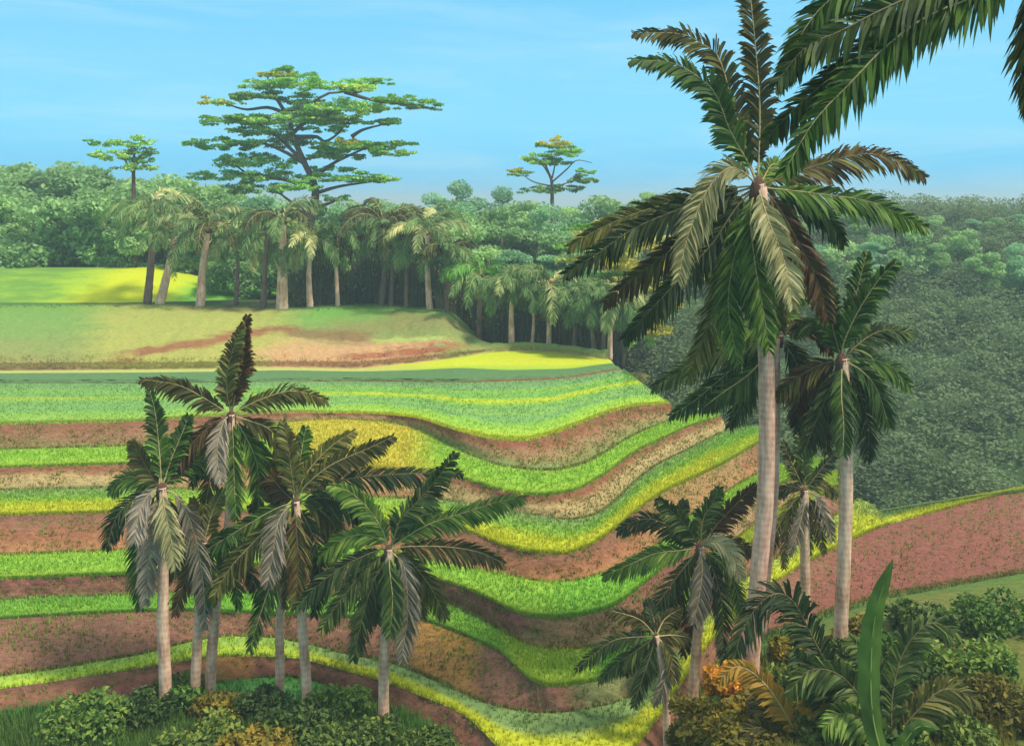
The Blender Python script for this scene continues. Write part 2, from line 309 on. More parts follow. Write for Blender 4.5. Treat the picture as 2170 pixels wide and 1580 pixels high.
# plateau under the forest
xa, xb, xc = cols(ends[16], ends[16])
A = P3(16, xa); B = A.copy(); sc_ = 200.0 / A[:, 1]; B[:, 0] *= sc_; B[:, 1] = 200; B[:, 2] = H - 12.0
m = strip_mat('forest_floor', [(0.0, alb(95, 130, 65)), (0.06, alb(70, 85, 50)), (1.0, alb(60, 75, 45))], 0.05, [], 0.6, 0.2)
o = strip('forest_floor', A, B, xc, 16, m, 0.0); tag(o, kind='structure')
# foreground ground in front of the lowest bank, with a knoll on the right
def fg_z(X, Yv, Yedge):
    d = Yedge - Yv
    return -20.5 + 3.5 * sstep(0.5, 9.5, d) * sstep(3.0, 8.0, X) - 0.03 * np.maximum(0, d)
A = P3(0, xs); rows = 26
V = []
for i in range(rows + 1):
    t = i / rows; Yv = 8 + (A[:, 1] - 8) * t ** 0.75; X = (xs - CX) / F * Yv
    V.append(np.stack([X, Yv, H + fg_z(X, Yv, A[:, 1])], -1))
V = np.array(V); n = len(xs); uv = np.stack([np.broadcast_to(xs[None] / 1000, V.shape[:2]), np.broadcast_to(np.linspace(0, 1, rows + 1)[:, None], V.shape[:2])], -1).reshape(-1, 2)
i = np.arange(rows)[:, None] * n; j = np.arange(n - 1)[None]
m = strip_mat('foreground_grass', [(0, alb(85, 120, 55)), (0.7, alb(92, 138, 60)), (1, alb(104, 165, 78))], 0.3, [(1.45, 2.6, alb(98, 118, 52), .85), (1.6, 2.6, alb(135, 120, 62), .5, .3, .8, 0)], 0.9, 0.3)
o = mesh('foreground_ground', V.reshape(-1, 3), np.stack([i + j, i + j + 1, i + j + 1 + n, i + j + n], -1).reshape(-1, 4), m, None, uv); tag(o, kind='structure')
g = grass_blades('meadow_grass', V[8], A, xs, m, 60000, 0.26, 'short green grass covering the foreground below the lowest bank')
def fg_hit(px, py):     # where the sight line through (px,py) meets the foreground
    Ye = float(np.interp(px, xs, YK[0])); best = Ye
    for Yv in np.arange(Ye, 15, -0.05):
        X = (px - CX) / F * Yv
        if HY - F * float(fg_z(np.array(X), np.array(Yv), np.array(Ye))) / Yv >= py: best = Yv; break
    return float(best)
def fg_point(px, Yv):
    Ye = float(np.interp(px, xs, YK[0])); X = (px - CX) / F * Yv
    return Vector((X, Yv, H + float(fg_z(np.array(X), np.array(Yv), np.array(Ye)))))

# cliff dropping from the right-hand ends of the terraces into the gorge
pts = []
for k, x in CLIFF: pts.append(P3(k, np.array([float(x)]))[0])
pts += [P3(15, np.array([1292.]))[0], P3(16, np.array([1292.]))[0]]
p = pts[-1]; pts.append(np.array([p[0] * 200 / p[1], 200, H - 12.0]))
pl = [pts[0]]
for p in pts[1:]:
    if np.linalg.norm(p - pl[-1]) > 0.02:
        nseg = max(1, int(np.linalg.norm(p - pl[-1]) / 1.2)); s = pl[-1]
        for q in range(1, nseg + 1): pl.append(s + (p - s) * q / nseg)
pl = np.array(pl); low = pl.copy(); low[:, 2] = H - 36
m = strip_mat('cliff_earth', [(0, alb(85, 80, 60)), (1, alb(60, 75, 55))], 0.4, [], 1.0, 0.3)
pl2 = pl.copy(); pl2[:, 2] -= 0.004
o = strip('cliff', low, pl2, np.arange(len(pl)) * 1.0, 10, m, 0.0); tag(o, kind='structure')
# rim behind the lowest bank on the far right: falls away into the gorge
xr = np.arange(1868, 2500, 8.0); A = P3(1, xr); B = A + np.array([3, 9, -14.0])
o = strip('gorge_slope', A, B, xr, 6, m, 0.0); tag(o, kind='structure')

# wide ground with the gorge and the far hillside
def far_z(X, Yv):
    Xb = 0.1 * Yv; t = sstep(0.5, 7.0, X - Xb)
    left = -36 + 23.6 * sstep(186, 200, Yv)
    g = -34 + 31 * np.clip((Yv - 92) / 95.0, 0, 1) ** 0.9
    return left * (1 - t) + g * t
gx = np.concatenate([-np.geomspace(3000, 160, 14), np.arange(-150, 151, 4.0), np.geomspace(160, 3000, 14)])
gy = np.concatenate([np.arange(-60, 240, 4.0), np.geomspace(245, 5000, 20)])
GX, GY = np.meshgrid(gx, gy); GZ = H + far_z(GX, GY)
for a in range(GZ.shape[0]):
    for b in range(GZ.shape[1]):
        if GX[a, b] > 0.1 * GY[a, b] + 3: GZ[a, b] += 1.6 * mnoise.noise((GX[a, b] * 0.05, GY[a, b] * 0.05, 0))
n = len(gx); i = np.arange(len(gy) - 1)[:, None] * n; j = np.arange(n - 1)[None]
m = strip_mat('hillside_green', [(0, alb(66, 88, 50)), (1, alb(78, 98, 55))], 0.3, [], 0.6, 0.2)
o = mesh('ground', np.stack([GX, GY, GZ], -1).reshape(-1, 3), np.stack([i + j, i + j + 1, i + j + 1 + n, i + j + n], -1).reshape(-1, 4), m, None, np.stack([GX / 1000, GY / 1000], -1).reshape(-1, 2)); tag(o, kind='structure')
# small yellow-green rise behind the left palms
hx = np.arange(-90, -24, 1.0); hy = np.arange(109, 142, 1.0); HX, HYY = np.meshgrid(hx, hy)
f_ = 1 - sstep(-45, -27.5, HX) * 0.85 - 0.35 * sstep(-48, -36, HX) * (1 - sstep(-45, -27.5, HX))
HZ = H - 12.0 + 3.6 * f_ * sstep(110, 126, HYY) * (1 - sstep(130, 142, HYY))
HZ -= 1.2 * sstep(-30, -26, HX)
n = len(hx); i = np.arange(len(hy) - 1)[:, None] * n; j = np.arange(n - 1)[None]
m = strip_mat('rise_grass', [(0, alb(110, 150, 60)), (0.06, alb(150, 180, 50)), (0.16, alb(195, 200, 35)), (0.46, alb(190, 200, 35)), (0.6, alb(115, 180, 60)), (1, alb(108, 172, 62))], 0.12, [], 0.4, 0.12)
o = mesh('hill', np.stack([HX, HYY, HZ], -1).reshape(-1, 3), np.stack([i + j, i + j + 1, i + j + 1 + n, i + j + n], -1).reshape(-1, 4), m, None, np.stack([HX / 1000, sstep(-58, -22, HX) * 1.0], -1).reshape(-1, 2)); tag(o, kind='structure')

# ------------------------------------------------------------------ vegetation builders
def tube(name, pts, rad, mat, parent, origin, sides=10, uvlen=True, wob=0.0):
    pts = [Vector(p) for p in pts]; n = len(pts); V = []; UV = []; dist = 0
    for i, p in enumerate(pts):
        T = (pts[min(i + 1, n - 1)] - pts[max(i - 1, 0)]).normalized()
        a = T.cross(Vector((0, 1, 0.01))); a.normalize(); b = T.cross(a)
        if i: dist += (p - pts[i - 1]).length
        r = rad[i] if hasattr(rad, '__len__') else rad
        for s in range(sides):
            an = 2 * math.pi * s / sides; rr = r * (1 + wob * mnoise.noise((math.cos(an) * 2, math.sin(an) * 2, dist * 1.3)))
            V.append(p + (a * math.cos(an) + b * math.sin(an)) * rr); UV.append((s / sides, dist))
    Fc = [(i * sides + s, i * sides + (s + 1) % sides, (i + 1) * sides + (s + 1) % sides, (i + 1) * sides + s) for i in range(n - 1) for s in range(sides)]
    Fc.append(tuple(range(sides))[::-1]); Fc.append(tuple((n - 1) * sides + s for s in range(sides)))
    return mesh(name, [tuple(v) for v in V], Fc, mat, parent, UV, True, tuple(origin))
def resample(pts, n):
    """Catmull-Rom through points, n samples"""
    P = [Vector(p) for p in pts]; P = [P[0] * 2 - P[1]] + P + [P[-1] * 2 - P[-2]]; m = len(P) - 3; out = []
    for i in range(n):
        t = i / (n - 1) * m; k = min(int(t), m - 1); u = t - k; a, b, c, d = P[k:k + 4]
        out.append(0.5 * ((2 * b) + (c - a) * u + (2 * a - 5 * b + 4 * c - d) * u * u + (3 * b - a - 3 * c + d) * u ** 3))
    return out

M_FR = {
 'green': leaf_mat('frond_green', alb(44, 66, 26), alb(80, 108, 42), 0.9, 0.5, 0.22, alb(112, 132, 62), k=1.4),
 'dark': leaf_mat('frond_dark', alb(36, 50, 28), alb(64, 80, 40), 0.9, 0.5, 0.2, alb(95, 108, 58), k=1.4),
 'olive': leaf_mat('frond_olive', alb(66, 62, 30), alb(100, 100, 48), 0.9, 0.5, 0.22, alb(128, 122, 70), k=1.15),
 'brown': leaf_mat('frond_brown', alb(72, 46, 30), alb(92, 82, 44), 0.9, 0.6, 0.2, alb(105, 110, 60), k=1.3),
 'pale': leaf_mat('frond_pale', alb(112, 112, 78), alb(150, 148, 108), 0.9, 0.5, 0.25, alb(168, 160, 132), k=1.35, wb=.8),  # paler frond copy, sunlight painted into the leaf colour
 'grey': leaf_mat('frond_grey', alb(104, 98, 84), alb(142, 130, 118), 0.9, 0.5, 0.2, alb(158, 146, 136), k=1.35, wb=.85),  # old fronds, with the midrib highlights put into the grey as well
 'dry': leaf_mat('frond_dry', alb(150, 115, 45), alb(185, 145, 60), 0.9, 0.5, 0.25, alb(165, 150, 70)),
}
M_RIB = leaf_mat('midrib', alb(138, 122, 92), alb(168, 152, 128), 0.8, 0.1, 0.0)
M_RIBD = leaf_mat('midrib_dark', alb(85, 75, 55), alb(120, 108, 85), 0.8, 0.1, 0.0)
M_TRUNK = bark_mat('palm_bark', alb(158, 110, 82, 1), alb(240, 202, 168, 1))
M_TRUNKB = bark_mat('palm_bark_big', alb(158, 102, 80, 1), alb(232, 188, 158, 1))
M_TRUNKD = bark_mat('palm_bark_dark', alb(98, 70, 58), alb(145, 118, 100))
M_HEART = bark_mat('palm_heart', alb(70, 45, 40), alb(110, 80, 62), False, 6)
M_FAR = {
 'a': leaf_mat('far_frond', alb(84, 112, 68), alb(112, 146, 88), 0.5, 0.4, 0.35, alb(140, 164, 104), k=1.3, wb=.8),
 'b': leaf_mat('far_frond_pale', alb(150, 165, 125), alb(200, 205, 170), 0.5, 0.6, 0.3, alb(215, 205, 165)),  # far frond copy with pale highlights painted into its colour
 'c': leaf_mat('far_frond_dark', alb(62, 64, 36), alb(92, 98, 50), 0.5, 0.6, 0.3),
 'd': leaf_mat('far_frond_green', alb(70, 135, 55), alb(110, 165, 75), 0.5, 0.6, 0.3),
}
def frond(parent, origin, pts, mat, llen, n=46, lw=0.045, rib=0.035, ribmat=None, bare=0.10, droop=0.55, label=None, flat=0.0, sub=True):
    pts = resample(pts, 22); arc = [0]
    for i in range(1, 22): arc.append(arc[-1] + (pts[i] - pts[i - 1]).length)
    tot = arc[-1]; V, Fc = [], []
    for i in range(n):
        t = bare + (1 - bare) * (i + random.random() * 0.6) / n; s = min(t, 0.995) * tot
        k = max(q for q in range(22) if arc[q] <= s); k = min(k, 20); u = (s - arc[k]) / (arc[k + 1] - arc[k] + 1e-6)
        p = pts[k].lerp(pts[k + 1], u); T = (pts[k + 1] - pts[k]).normalized()
        prof = (min(1, (t - bare) / 0.16 + 0.35)) * (1 - 0.72 * max(0, (t - 0.5) / 0.5) ** 1.6)
        vert = abs(T.z)
        side = T.cross(Vector((0, -0.85, 0.55 * (1 - vert) + 0.05))).normalized(); nrm = T.cross(side).normalized()
        for sg in (-1, 1):
            if random.random() < 0.04: continue
            l = llen * prof * random.uniform(0.78, 1.12)
            d = (T * random.uniform(0.75, 1.15) + side * sg * random.uniform(0.65, 1.0) + nrm * random.uniform(-0.45, 0.35)).normalized()
            g = Vector((0, 0, -1)) * droop * random.uniform(0.7, 1.3)
            a = p + d * l * 0.38 + g * l * 0.06; b = p + d * l * 0.72 + g * l * 0.26; c = p + d * l * 0.96 + g * l * 0.62
            w = lw * random.uniform(0.85, 1.35)
            wd = (T * 0.8 + nrm * random.uniform(-0.7, 0.7)).normalized() * w
            q = len(V); V += [p - wd * 0.6, p + wd * 0.6, a + wd, a - wd, b + wd * 0.8, b - wd * 0.8, c]
            Fc += [(q, q + 1, q + 2, q + 3), (q + 3, q + 2, q + 4, q + 5), (q + 5, q + 4, q + 6)]
    o = mesh('frond', [tuple(v) for v in V], Fc, mat, parent, None, False, tuple(origin))
    if label: o['label'] = label
    rads = [rib * (1 - 0.85 * i / 21) + 0.006 for i in range(22)]
    r = tube('midrib', pts, rads, ribmat or M_RIB, o, origin, 5); r.matrix_local.identity()
    return o

def palm(px_hub, trunk_px, w_px, Yb, fr, label, group=None, name='coconut_palm', Lm=5.2, mat=None, lw=0.045, llen=1.1, n=46, wtop=None, tm=None, base_drop=0.25):
    """trunk_px: list of (px,py) hub->base; fr: list of (matkey, sign, [(px,py)...])"""
    hub = W(px_hub[0], px_hub[1], Yb)
    tp = [W(a, b, Yb) for a, b in trunk_px]; base = tp[-1].copy()
    root = empty(name, base); tag(root, label, 'palm tree', group)
    rt = (wtop or w_px * 0.8) / F * Yb / 2; rb = w_px / F * Yb / 2
    tp = [hub + Vector((0, 0, 0.05))] + tp; tp[-1] = tp[-1] - Vector((0, 0, base_drop))
    ps = resample(tp, 60); rr = []
    for i in range(60):
        t = i / 59; r = rt + (rb - rt) * t ** 0.8
        if t > 0.93: r *= 1 + (t - 0.93) * 3.5
        r *= 1 + 0.03 * mnoise.noise((i * 1.7, px_hub[0], 0)); rr.append(r)
    tube('trunk', ps, rr, tm or M_TRUNK, root, base, 14, wob=0.08)
    hr = rt * 1.5
    tube('crown_heart', [hub + Vector((0, 0, -hr * 2.2)), hub + Vector((0, 0, -hr)), hub, hub + Vector((0, 0, hr * 0.5)), hub + Vector((0, 0, hr * 0.9))], [rt * 1.0, rt * 1.1, rt * 1.1, rt * 0.8, rt * 0.25], M_HEART, root, base, 10, wob=0.3)
    for (mk, sg, pl) in fr:
        q = [hub] + [W(a, b, Yb) for a, b in pl]
        l = sum((q[i] - q[i - 1]).length for i in range(1, len(q)))
        dep = math.sqrt(max((Lm * Lm - l * l), 0.15 * Lm * Lm)) * 0.75 * sg
        dd = [0]
        for i in range(1, len(q)): dd.append(dd[-1] + (q[i] - q[i - 1]).length)
        P_ = []
        for i, v in enumerate(q):
            t = dd[i] / dd[-1]; Yn = Yb + dep * (t ** 0.8)
            if i == 0: P_.append(v)
            else: a, b = pl[i - 1]; P_.append(W(a, b, Yn))
        frond(root, base, P_, (mat or M_FR)[mk], llen * (0.8 + 0.2 * min(1, l / Lm)), int(n * 1.7), lw * 1.3, rib=0.012 + llen * 0.022, ribmat=M_RIBD if mk in ('dark', 'brown') else M_RIB,
              label={'pale': 'hanging frond with sunlight painted into its pale colour', 'grey': 'old grey hanging frond, midrib highlights painted into its colour', 'dry': 'dry orange frond'}.get(mk))
    return root

# ------------------------------------------------------------------ near palms
Yb = fg_hit(1585, 1448)
palm((1606, 394), [(1612, 430), (1618, 600), (1624, 780), (1625, 950), (1620, 1080), (1607, 1220), (1595, 1340), (1586, 1460)], 38, Yb, [
 ('olive', .3, [(1610, 228), (1602, 114), (1591, 0), (1578, -90)]),
 ('olive', .3, [(1589, 342), (1555, 228), (1524, 125), (1490, 95), (1441, 72), (1346, 70)]),
 ('green', -.3, [(1585, 345), (1547, 277), (1517, 201), (1479, 163), (1422, 133), (1338, 127)]),
 ('pale', -.8, [(1574, 364), (1545, 356), (1515, 380), (1485, 430), (1455, 510), (1436, 596)]),
 ('olive', .4, [(1560, 397), (1498, 408), (1384, 440), (1290, 475), (1205, 522)]),
 ('dark', -.3, [(1540, 412), (1460, 436), (1346, 483), (1262, 540), (1196, 580)]),
 ('brown', .3, [(1550, 430), (1490, 475), (1420, 530), (1340, 592), (1280, 642)]),
 ('dark', -.4, [(1560, 440), (1510, 515), (1450, 580), (1385, 650), (1322, 718)]),
 ('brown', .3, [(1575, 450), (1545, 545), (1520, 640), (1490, 720), (1456, 800)]),
 ('green', -.6, [(1582, 450), (1556, 545), (1543, 650), (1563, 765)]),
 ('pale', -.9, [(1615, 425), (1632, 475), (1661, 550), (1680, 650)]),
 ('brown', .5, [(1614, 440), (1632, 530), (1648, 620), (1655, 700)]),
 ('brown', -.3, [(1645, 432), (1695, 520), (1733, 596), (1755, 676)]),
 ('green', -.4, [(1630, 399), (1744, 412), (1850, 430), (1960, 480)]),
 ('dark', .5, [(1640, 402), (1700, 425), (1755, 465), (1790, 520)]),
 ('brown', .3, [(1627, 387), (1725, 353), (1820, 328), (1890, 335), (1960, 375)]),
 ('green', -.6, [(1590, 450), (1600, 560), (1618, 660), (1630, 740)]),
 ('dark', .7, [(1592, 430), (1580, 510), (1590, 600), (1598, 690)]),
 ('green', .8, [(1618, 378), (1635, 350), (1660, 355), (1690, 400)]),
], 'tallest coconut palm with a thick pinkish grey trunk, crown reaching the top of the picture', Lm=7.0, lw=0.055, llen=1.05, n=72, wtop=31, tm=M_TRUNKB)

Yd = Yb + 3.5
palm((1652, 712), [(1646, 750), (1645, 900), (1641, 1050), (1627, 1200), (1614, 1330)], 18, Yd, [
 ('dark', .2, [(1602, 727), (1492, 757), (1382, 822)]), ('green', -.3, [(1595, 785), (1530, 833), (1489, 864)]),
 ('dark', .3, [(1600, 800), (1570, 855), (1545, 905)]), ('brown', .3, [(1700, 690), (1740, 702), (1768, 745)]),
 ('dark', -.3, [(1690, 775), (1702, 850), (1690, 915)]), ('green', .5, [(1675, 640), (1712, 610), (1745, 600)]),
 ('green', .6, [(1600, 740), (1530, 800), (1470, 850), (1420, 880)]),
 ('green', .4, [(1630, 690), (1570, 700), (1510, 730), (1470, 770)]), ('olive', .5, [(1680, 740), (1720, 800), (1735, 860)]),
], 'coconut palm hidden behind the tallest trunk, its dark crown of fronds at half the height', Lm=4.6, llen=0.95, n=44, tm=M_TRUNKB)

Yc = fg_hit(1776, 1400)
palm((1784, 762), [(1787, 800), (1795, 900), (1793, 1050), (1788, 1200), (1783, 1300), (1777, 1410)], 30, Yc, [
 ('green', .3, [(1795, 690), (1815, 620), (1836, 535)]), ('green', -.4, [(1788, 725), (1821, 655), (1865, 589), (1900, 555)]),
 ('dark', .4, [(1834, 717), (1876, 700), (1935, 705)]), ('green', -.3, [(1825, 785), (1858, 825), (1885, 905)]),
 ('dark', .4, [(1818, 830), (1840, 900), (1838, 975)]), ('green', -.7, [(1783, 840), (1788, 900), (1786, 962)]),
 ('dark', -.3, [(1758, 825), (1728, 895), (1702, 962)]), ('brown', .3, [(1740, 772), (1690, 800), (1645, 842)]),
 ('dark', .5, [(1755, 700), (1715, 685), (1678, 702)]), ('brown', .5, [(1722, 800), (1692, 850), (1684, 900)]),
 ('green', .3, [(1766, 700), (1757, 640), (1752, 590)]), ('green', .6, [(1830, 760), (1885, 775), (1930, 820)]),
 ('olive', .6, [(1760, 840), (1750, 900), (1752, 960)]),
], 'tall coconut palm near the right edge with a pale trunk beside the dark gorge', Lm=4.6, llen=0.9, n=46)

Ye = fg_hit(1702, 1345)
palm((1705, 1040), [(1705, 1070), (1706, 1150), (1706, 1250), (1702, 1350)], 24, Ye, [
 ('dark', .2, [(1700, 980), (1690, 908)]), ('olive', -.3, [(1680, 985), (1659, 935)]), ('dark', .3, [(1735, 1000), (1772, 955)]),
 ('olive', .4, [(1740, 1025), (1775, 1050)]), ('grey', -.4, [(1728, 1050), (1748, 1090), (1766, 1145)]), ('brown', .3, [(1682, 1075), (1666, 1140), (1662, 1205)]),
 ('olive', .3, [(1672, 1075), (1648, 1120), (1636, 1170)]), ('grey', -.7, [(1702, 1080), (1690, 1125), (1672, 1175)]), ('olive', -.4, [(1724, 1080), (1736, 1125), (1748, 1172)]),
 ('dark', .7, [(1715, 1085), (1712, 1130), (1715, 1175)]), ('green', .2, [(1708, 980), (1716, 925)]), ('olive', .5, [(1675, 1030), (1645, 1050)]),
], 'short palm standing between the tallest palm trunk and the pale trunk at the right edge', Lm=2.9, llen=0.6, n=34, lw=0.035, wtop=15)

Yf = fg_hit(1462, 1520)
palm((1483, 1160), [(1486, 1200), (1484, 1270), (1474, 1395), (1469, 1478), (1462, 1535)], 24, Yf, [
 ('dark', .2, [(1490, 1100), (1507, 1070), (1525, 1032)]), ('dark', -.3, [(1455, 1115), (1425, 1085), (1395, 1055)]),
 ('dark', .3, [(1435, 1125), (1385, 1100), (1345, 1105), (1308, 1125)]), ('green', -.3, [(1440, 1166), (1390, 1172), (1340, 1193), (1278, 1220)]),
 ('brown', .3, [(1520, 1110), (1560, 1068), (1602, 1025)]), ('brown', .4, [(1530, 1148), (1570, 1155), (1595, 1172)]),
 ('pale', -.6, [(1500, 1148), (1528, 1150), (1552, 1175), (1572, 1225)]), ('green', .3, [(1530, 1195), (1558, 1245), (1574, 1300)]),
 ('dark', -.5, [(1510, 1205), (1530, 1280), (1533, 1400)]), ('brown', .4, [(1484, 1230), (1466, 1300), (1448, 1388)]),
 ('dark', -.3, [(1432, 1225), (1385, 1290), (1338, 1350)]), ('grey', -.8, [(1488, 1200), (1484, 1250), (1470, 1320)]), ('brown', .6, [(1450, 1225), (1430, 1290), (1425, 1345)]),
 ('dark', .5, [(1455, 1140), (1440, 1100), (1450, 1060)]),
], 'mid-height palm left of the tallest trunk with a slender leaning pinkish trunk', Lm=3.6, llen=0.78, n=46, lw=0.04, wtop=16)

Yg = fg_hit(1412, 1579) - 0.3
palm((1390, 1348), [(1398, 1385), (1410, 1450), (1413, 1540), (1412, 1640)], 17, Yg, [
 ('dark', -.2, [(1312, 1353), (1268, 1378), (1220, 1418)]), ('dark', .3, [(1345, 1380), (1302, 1410), (1268, 1442)]),
 ('dark', -.3, [(1374, 1400), (1357, 1450), (1342, 1498)]), ('grey', -.6, [(1410, 1372), (1412, 1430), (1384, 1492)]),
 ('olive', .3, [(1360, 1315), (1322, 1300), (1284, 1292)]), ('olive', .4, [(1408, 1312), (1440, 1290)]), ('olive', .3, [(1425, 1345), (1462, 1350)]),
 ('brown', -.3, [(1420, 1385), (1432, 1445)]), ('dark', .6, [(1385, 1310), (1372, 1270)]), ('brown', .6, [(1365, 1370), (1335, 1400), (1325, 1430)]),
], 'smallest of the near palms, low at the bottom right with a thin trunk', Lm=2.6, llen=0.55, n=36, lw=0.032, wtop=12)

Yl = fg_hit(448, 1490)
palm((490, 880), [(489, 950), (487, 1085), (479, 1140), (464, 1221), (453, 1332), (446, 1435), (446, 1495)], 24, Yl, [
 ('brown', .2, [(490, 815), (503, 750), (525, 668)]), ('olive', -.2, [(432, 843), (375, 815), (297, 803)]), ('olive', .3, [(508, 868), (553, 846), (622, 828), (694, 848)]),
 ('olive', .3, [(530, 892), (569, 908), (595, 942), (603, 1010)]), ('brown', -.3, [(455, 895), (420, 925), (386, 964), (358, 1015)]),
 ('grey', -.7, [(476, 890), (463, 930), (460, 975), (470, 1020)]), ('green', -.6, [(494, 930), (496, 1010), (500, 1100)]), ('green', .3, [(515, 915), (545, 985), (548, 1085)]),
 ('olive', .3, [(470, 930), (448, 1000), (425, 1130)]), ('green', .5, [(450, 920), (425, 980), (405, 1030)]), ('brown', .1, [(500, 830), (515, 770), (520, 700)]), ('green', .6, [(530, 930), (580, 1000), (590, 1060)]),
 ('brown', -.2, [(480, 820), (488, 760), (512, 690)]),
], 'tallest of the palms at the left, its crown rising above the terraces', Lm=4.2, llen=0.78, n=44, wtop=17)
Yi = fg_hit(350, 1508)
palm((343, 1035), [(346, 1090), (346, 1240), (346, 1332), (350, 1442), (350, 1522)], 27, Yi, [
 ('green', .2, [(338, 960), (330, 880), (318, 828)]), ('brown', .3, [(322, 1010), (300, 970), (280, 935)]), ('grey', -.5, [(318, 1045), (295, 1085), (284, 1150)]),
 ('grey', -.6, [(325, 1090), (316, 1180), (308, 1280)]), ('grey', -.3, [(378, 1055), (412, 1130), (430, 1230), (436, 1335)]), ('pale', -.8, [(350, 1085), (362, 1140), (372, 1200)]),
 ('green', .4, [(372, 1000), (410, 975), (450, 985)]), ('green', .3, [(360, 980), (385, 920), (400, 880)]), ('green', .5, [(310, 1080), (290, 1180), (297, 1290)]), ('dark', .6, [(370, 1090), (395, 1170), (400, 1240)]),
 ('green', .5, [(312, 1020), (270, 1010), (230, 1040)]), ('dark', -.2, [(300, 1050), (250, 1090), (225, 1160)]),
], 'leftmost near palm, with drooping grey fronds and a thick pale trunk', Lm=4.0, llen=0.85, n=44, wtop=20)
Yj = fg_hit(410, 1502)
palm((432, 1150), [(428, 1200), (424, 1258), (418, 1369), (410, 1515)], 22, Yj, [
 ('green', .2, [(390, 1153), (350, 1168), (322, 1187)]), ('olive', .2, [(392, 1178), (358, 1210), (338, 1250)]), ('brown', -.3, [(402, 1208), (382, 1258), (370, 1305)]),
 ('olive', .3, [(488, 1162), (530, 1210), (555, 1292)]), ('green', -.3, [(478, 1132), (525, 1140)]), ('brown', .3, [(424, 1100), (408, 1055)]), ('olive', .3, [(450, 1085), (472, 1035)]),
 ('green', -.5, [(442, 1190), (452, 1235), (448, 1280)]), ('green', .5, [(480, 1190), (500, 1240), (505, 1290)]), ('green', -.5, [(425, 1200), (428, 1250), (432, 1300)]),
], 'low-crowned palm squeezed between the two leftmost tall palms', Lm=3.0, llen=0.62, n=36, wtop=16)
Yk_ = fg_hit(650, 1520)
palm((627, 1064), [(630, 1100), (634, 1180), (638, 1258), (641, 1332), (649, 1442), (652, 1535)], 22, Yk_, [
 ('brown', .2, [(616, 990), (610, 940), (600, 893)]), ('green', .3, [(634, 990), (640, 950), (648, 905)]), ('olive', .3, [(645, 1010), (682, 964), (717, 934), (751, 914)]),
 ('olive', -.2, [(650, 1026), (705, 983), (773, 953), (833, 925)]), ('dark', -.3, [(685, 1029), (759, 1011), (870, 1003), (978, 1000)]),
 ('green', .2, [(590, 1075), (538, 1103), (470, 1145), (430, 1168)]), ('olive', -.3, [(590, 1096), (520, 1166), (483, 1210), (448, 1272)]),
 ('grey', -.6, [(605, 1080), (588, 1110), (578, 1170), (567, 1240)]), ('green', -.4, [(600, 1130), (575, 1230), (545, 1320), (529, 1380)]), ('brown', -.7, [(628, 1120), (632, 1200), (625, 1290)]),
 ('dark', -.3, [(650, 1105), (672, 1160), (676, 1220), (666, 1305)]), ('olive', .3, [(670, 1075), (706, 1110), (722, 1165)]), ('dark', .5, [(690, 1055), (745, 1075), (790, 1120)]),
 ('brown', .6, [(600, 1040), (575, 1010), (560, 980)]),
], 'spreading palm in the left group with one frond reaching far right', Lm=4.4, llen=0.85, n=48, wtop=17)
Yn = fg_hit(591, 1508)
palm((597, 1095), [(598, 1140), (597, 1240), (593, 1332), (593, 1442), (590, 1520)], 20, Yn + 0.6, [
 ('brown', .3, [(575, 1040), (572, 1000)]), ('green', .4, [(560, 1110), (520, 1150)]), ('olive', .3, [(580, 1150), (560, 1200)]), ('brown', -.3, [(602, 1150), (610, 1210), (605, 1290)]),
 ('brown', .3, [(625, 1130), (660, 1180), (690, 1240)]), ('green', .5, [(640, 1090), (690, 1120), (715, 1180)]), ('olive', .5, [(590, 1040), (600, 1000)]), ('brown', .5, [(560, 1080), (530, 1070)]),
], 'palm whose crown is buried behind the spreading left palm, slim trunk just left of it', Lm=2.8, llen=0.6, n=34, wtop=15)
Ym = fg_hit(814, 1545)
palm((824, 1165), [(824, 1200), (818, 1320), (814, 1405), (813, 1480), (813, 1560)], 24, Ym, [
 ('green', .2, [(811, 1125), (778, 1074), (737, 1040), (700, 1028)]), ('dark', -.2, [(836, 1135), (850, 1098), (888, 1059), (933, 1005), (964, 960)]),
 ('green', .2, [(850, 1145), (907, 1111), (999, 1081), (1060, 1062), (1112, 1054)]), ('olive', -.3, [(860, 1158), (944, 1158), (1017, 1170), (1068, 1194)]),
 ('green', .3, [(808, 1145), (770, 1132), (722, 1144), (674, 1180)]), ('dark', -.2, [(805, 1164), (741, 1192), (686, 1229), (628, 1284)]),
 ('dark', -.3, [(805, 1180), (759, 1225), (715, 1280), (680, 1335)]), ('dark', -.4, [(815, 1190), (789, 1236), (767, 1313), (748, 1398)]),
 ('grey', -.6, [(836, 1175), (856, 1200), (864, 1290), (851, 1400)]), ('green', -.6, [(826, 1210), (832, 1270), (826, 1345)]), ('olive', .3, [(865, 1185), (910, 1240), (945, 1310)]),
 ('green', .5, [(860, 1110), (900, 1090), (935, 1085)]), ('olive', .5, [(850, 1190), (885, 1250), (895, 1310)]), ('green', .6, [(800, 1200), (790, 1260), (800, 1320)]),
], 'palm standing alone at the right of the left group, pale straight trunk', Lm=4.2, llen=0.85, n=50, wtop=17)

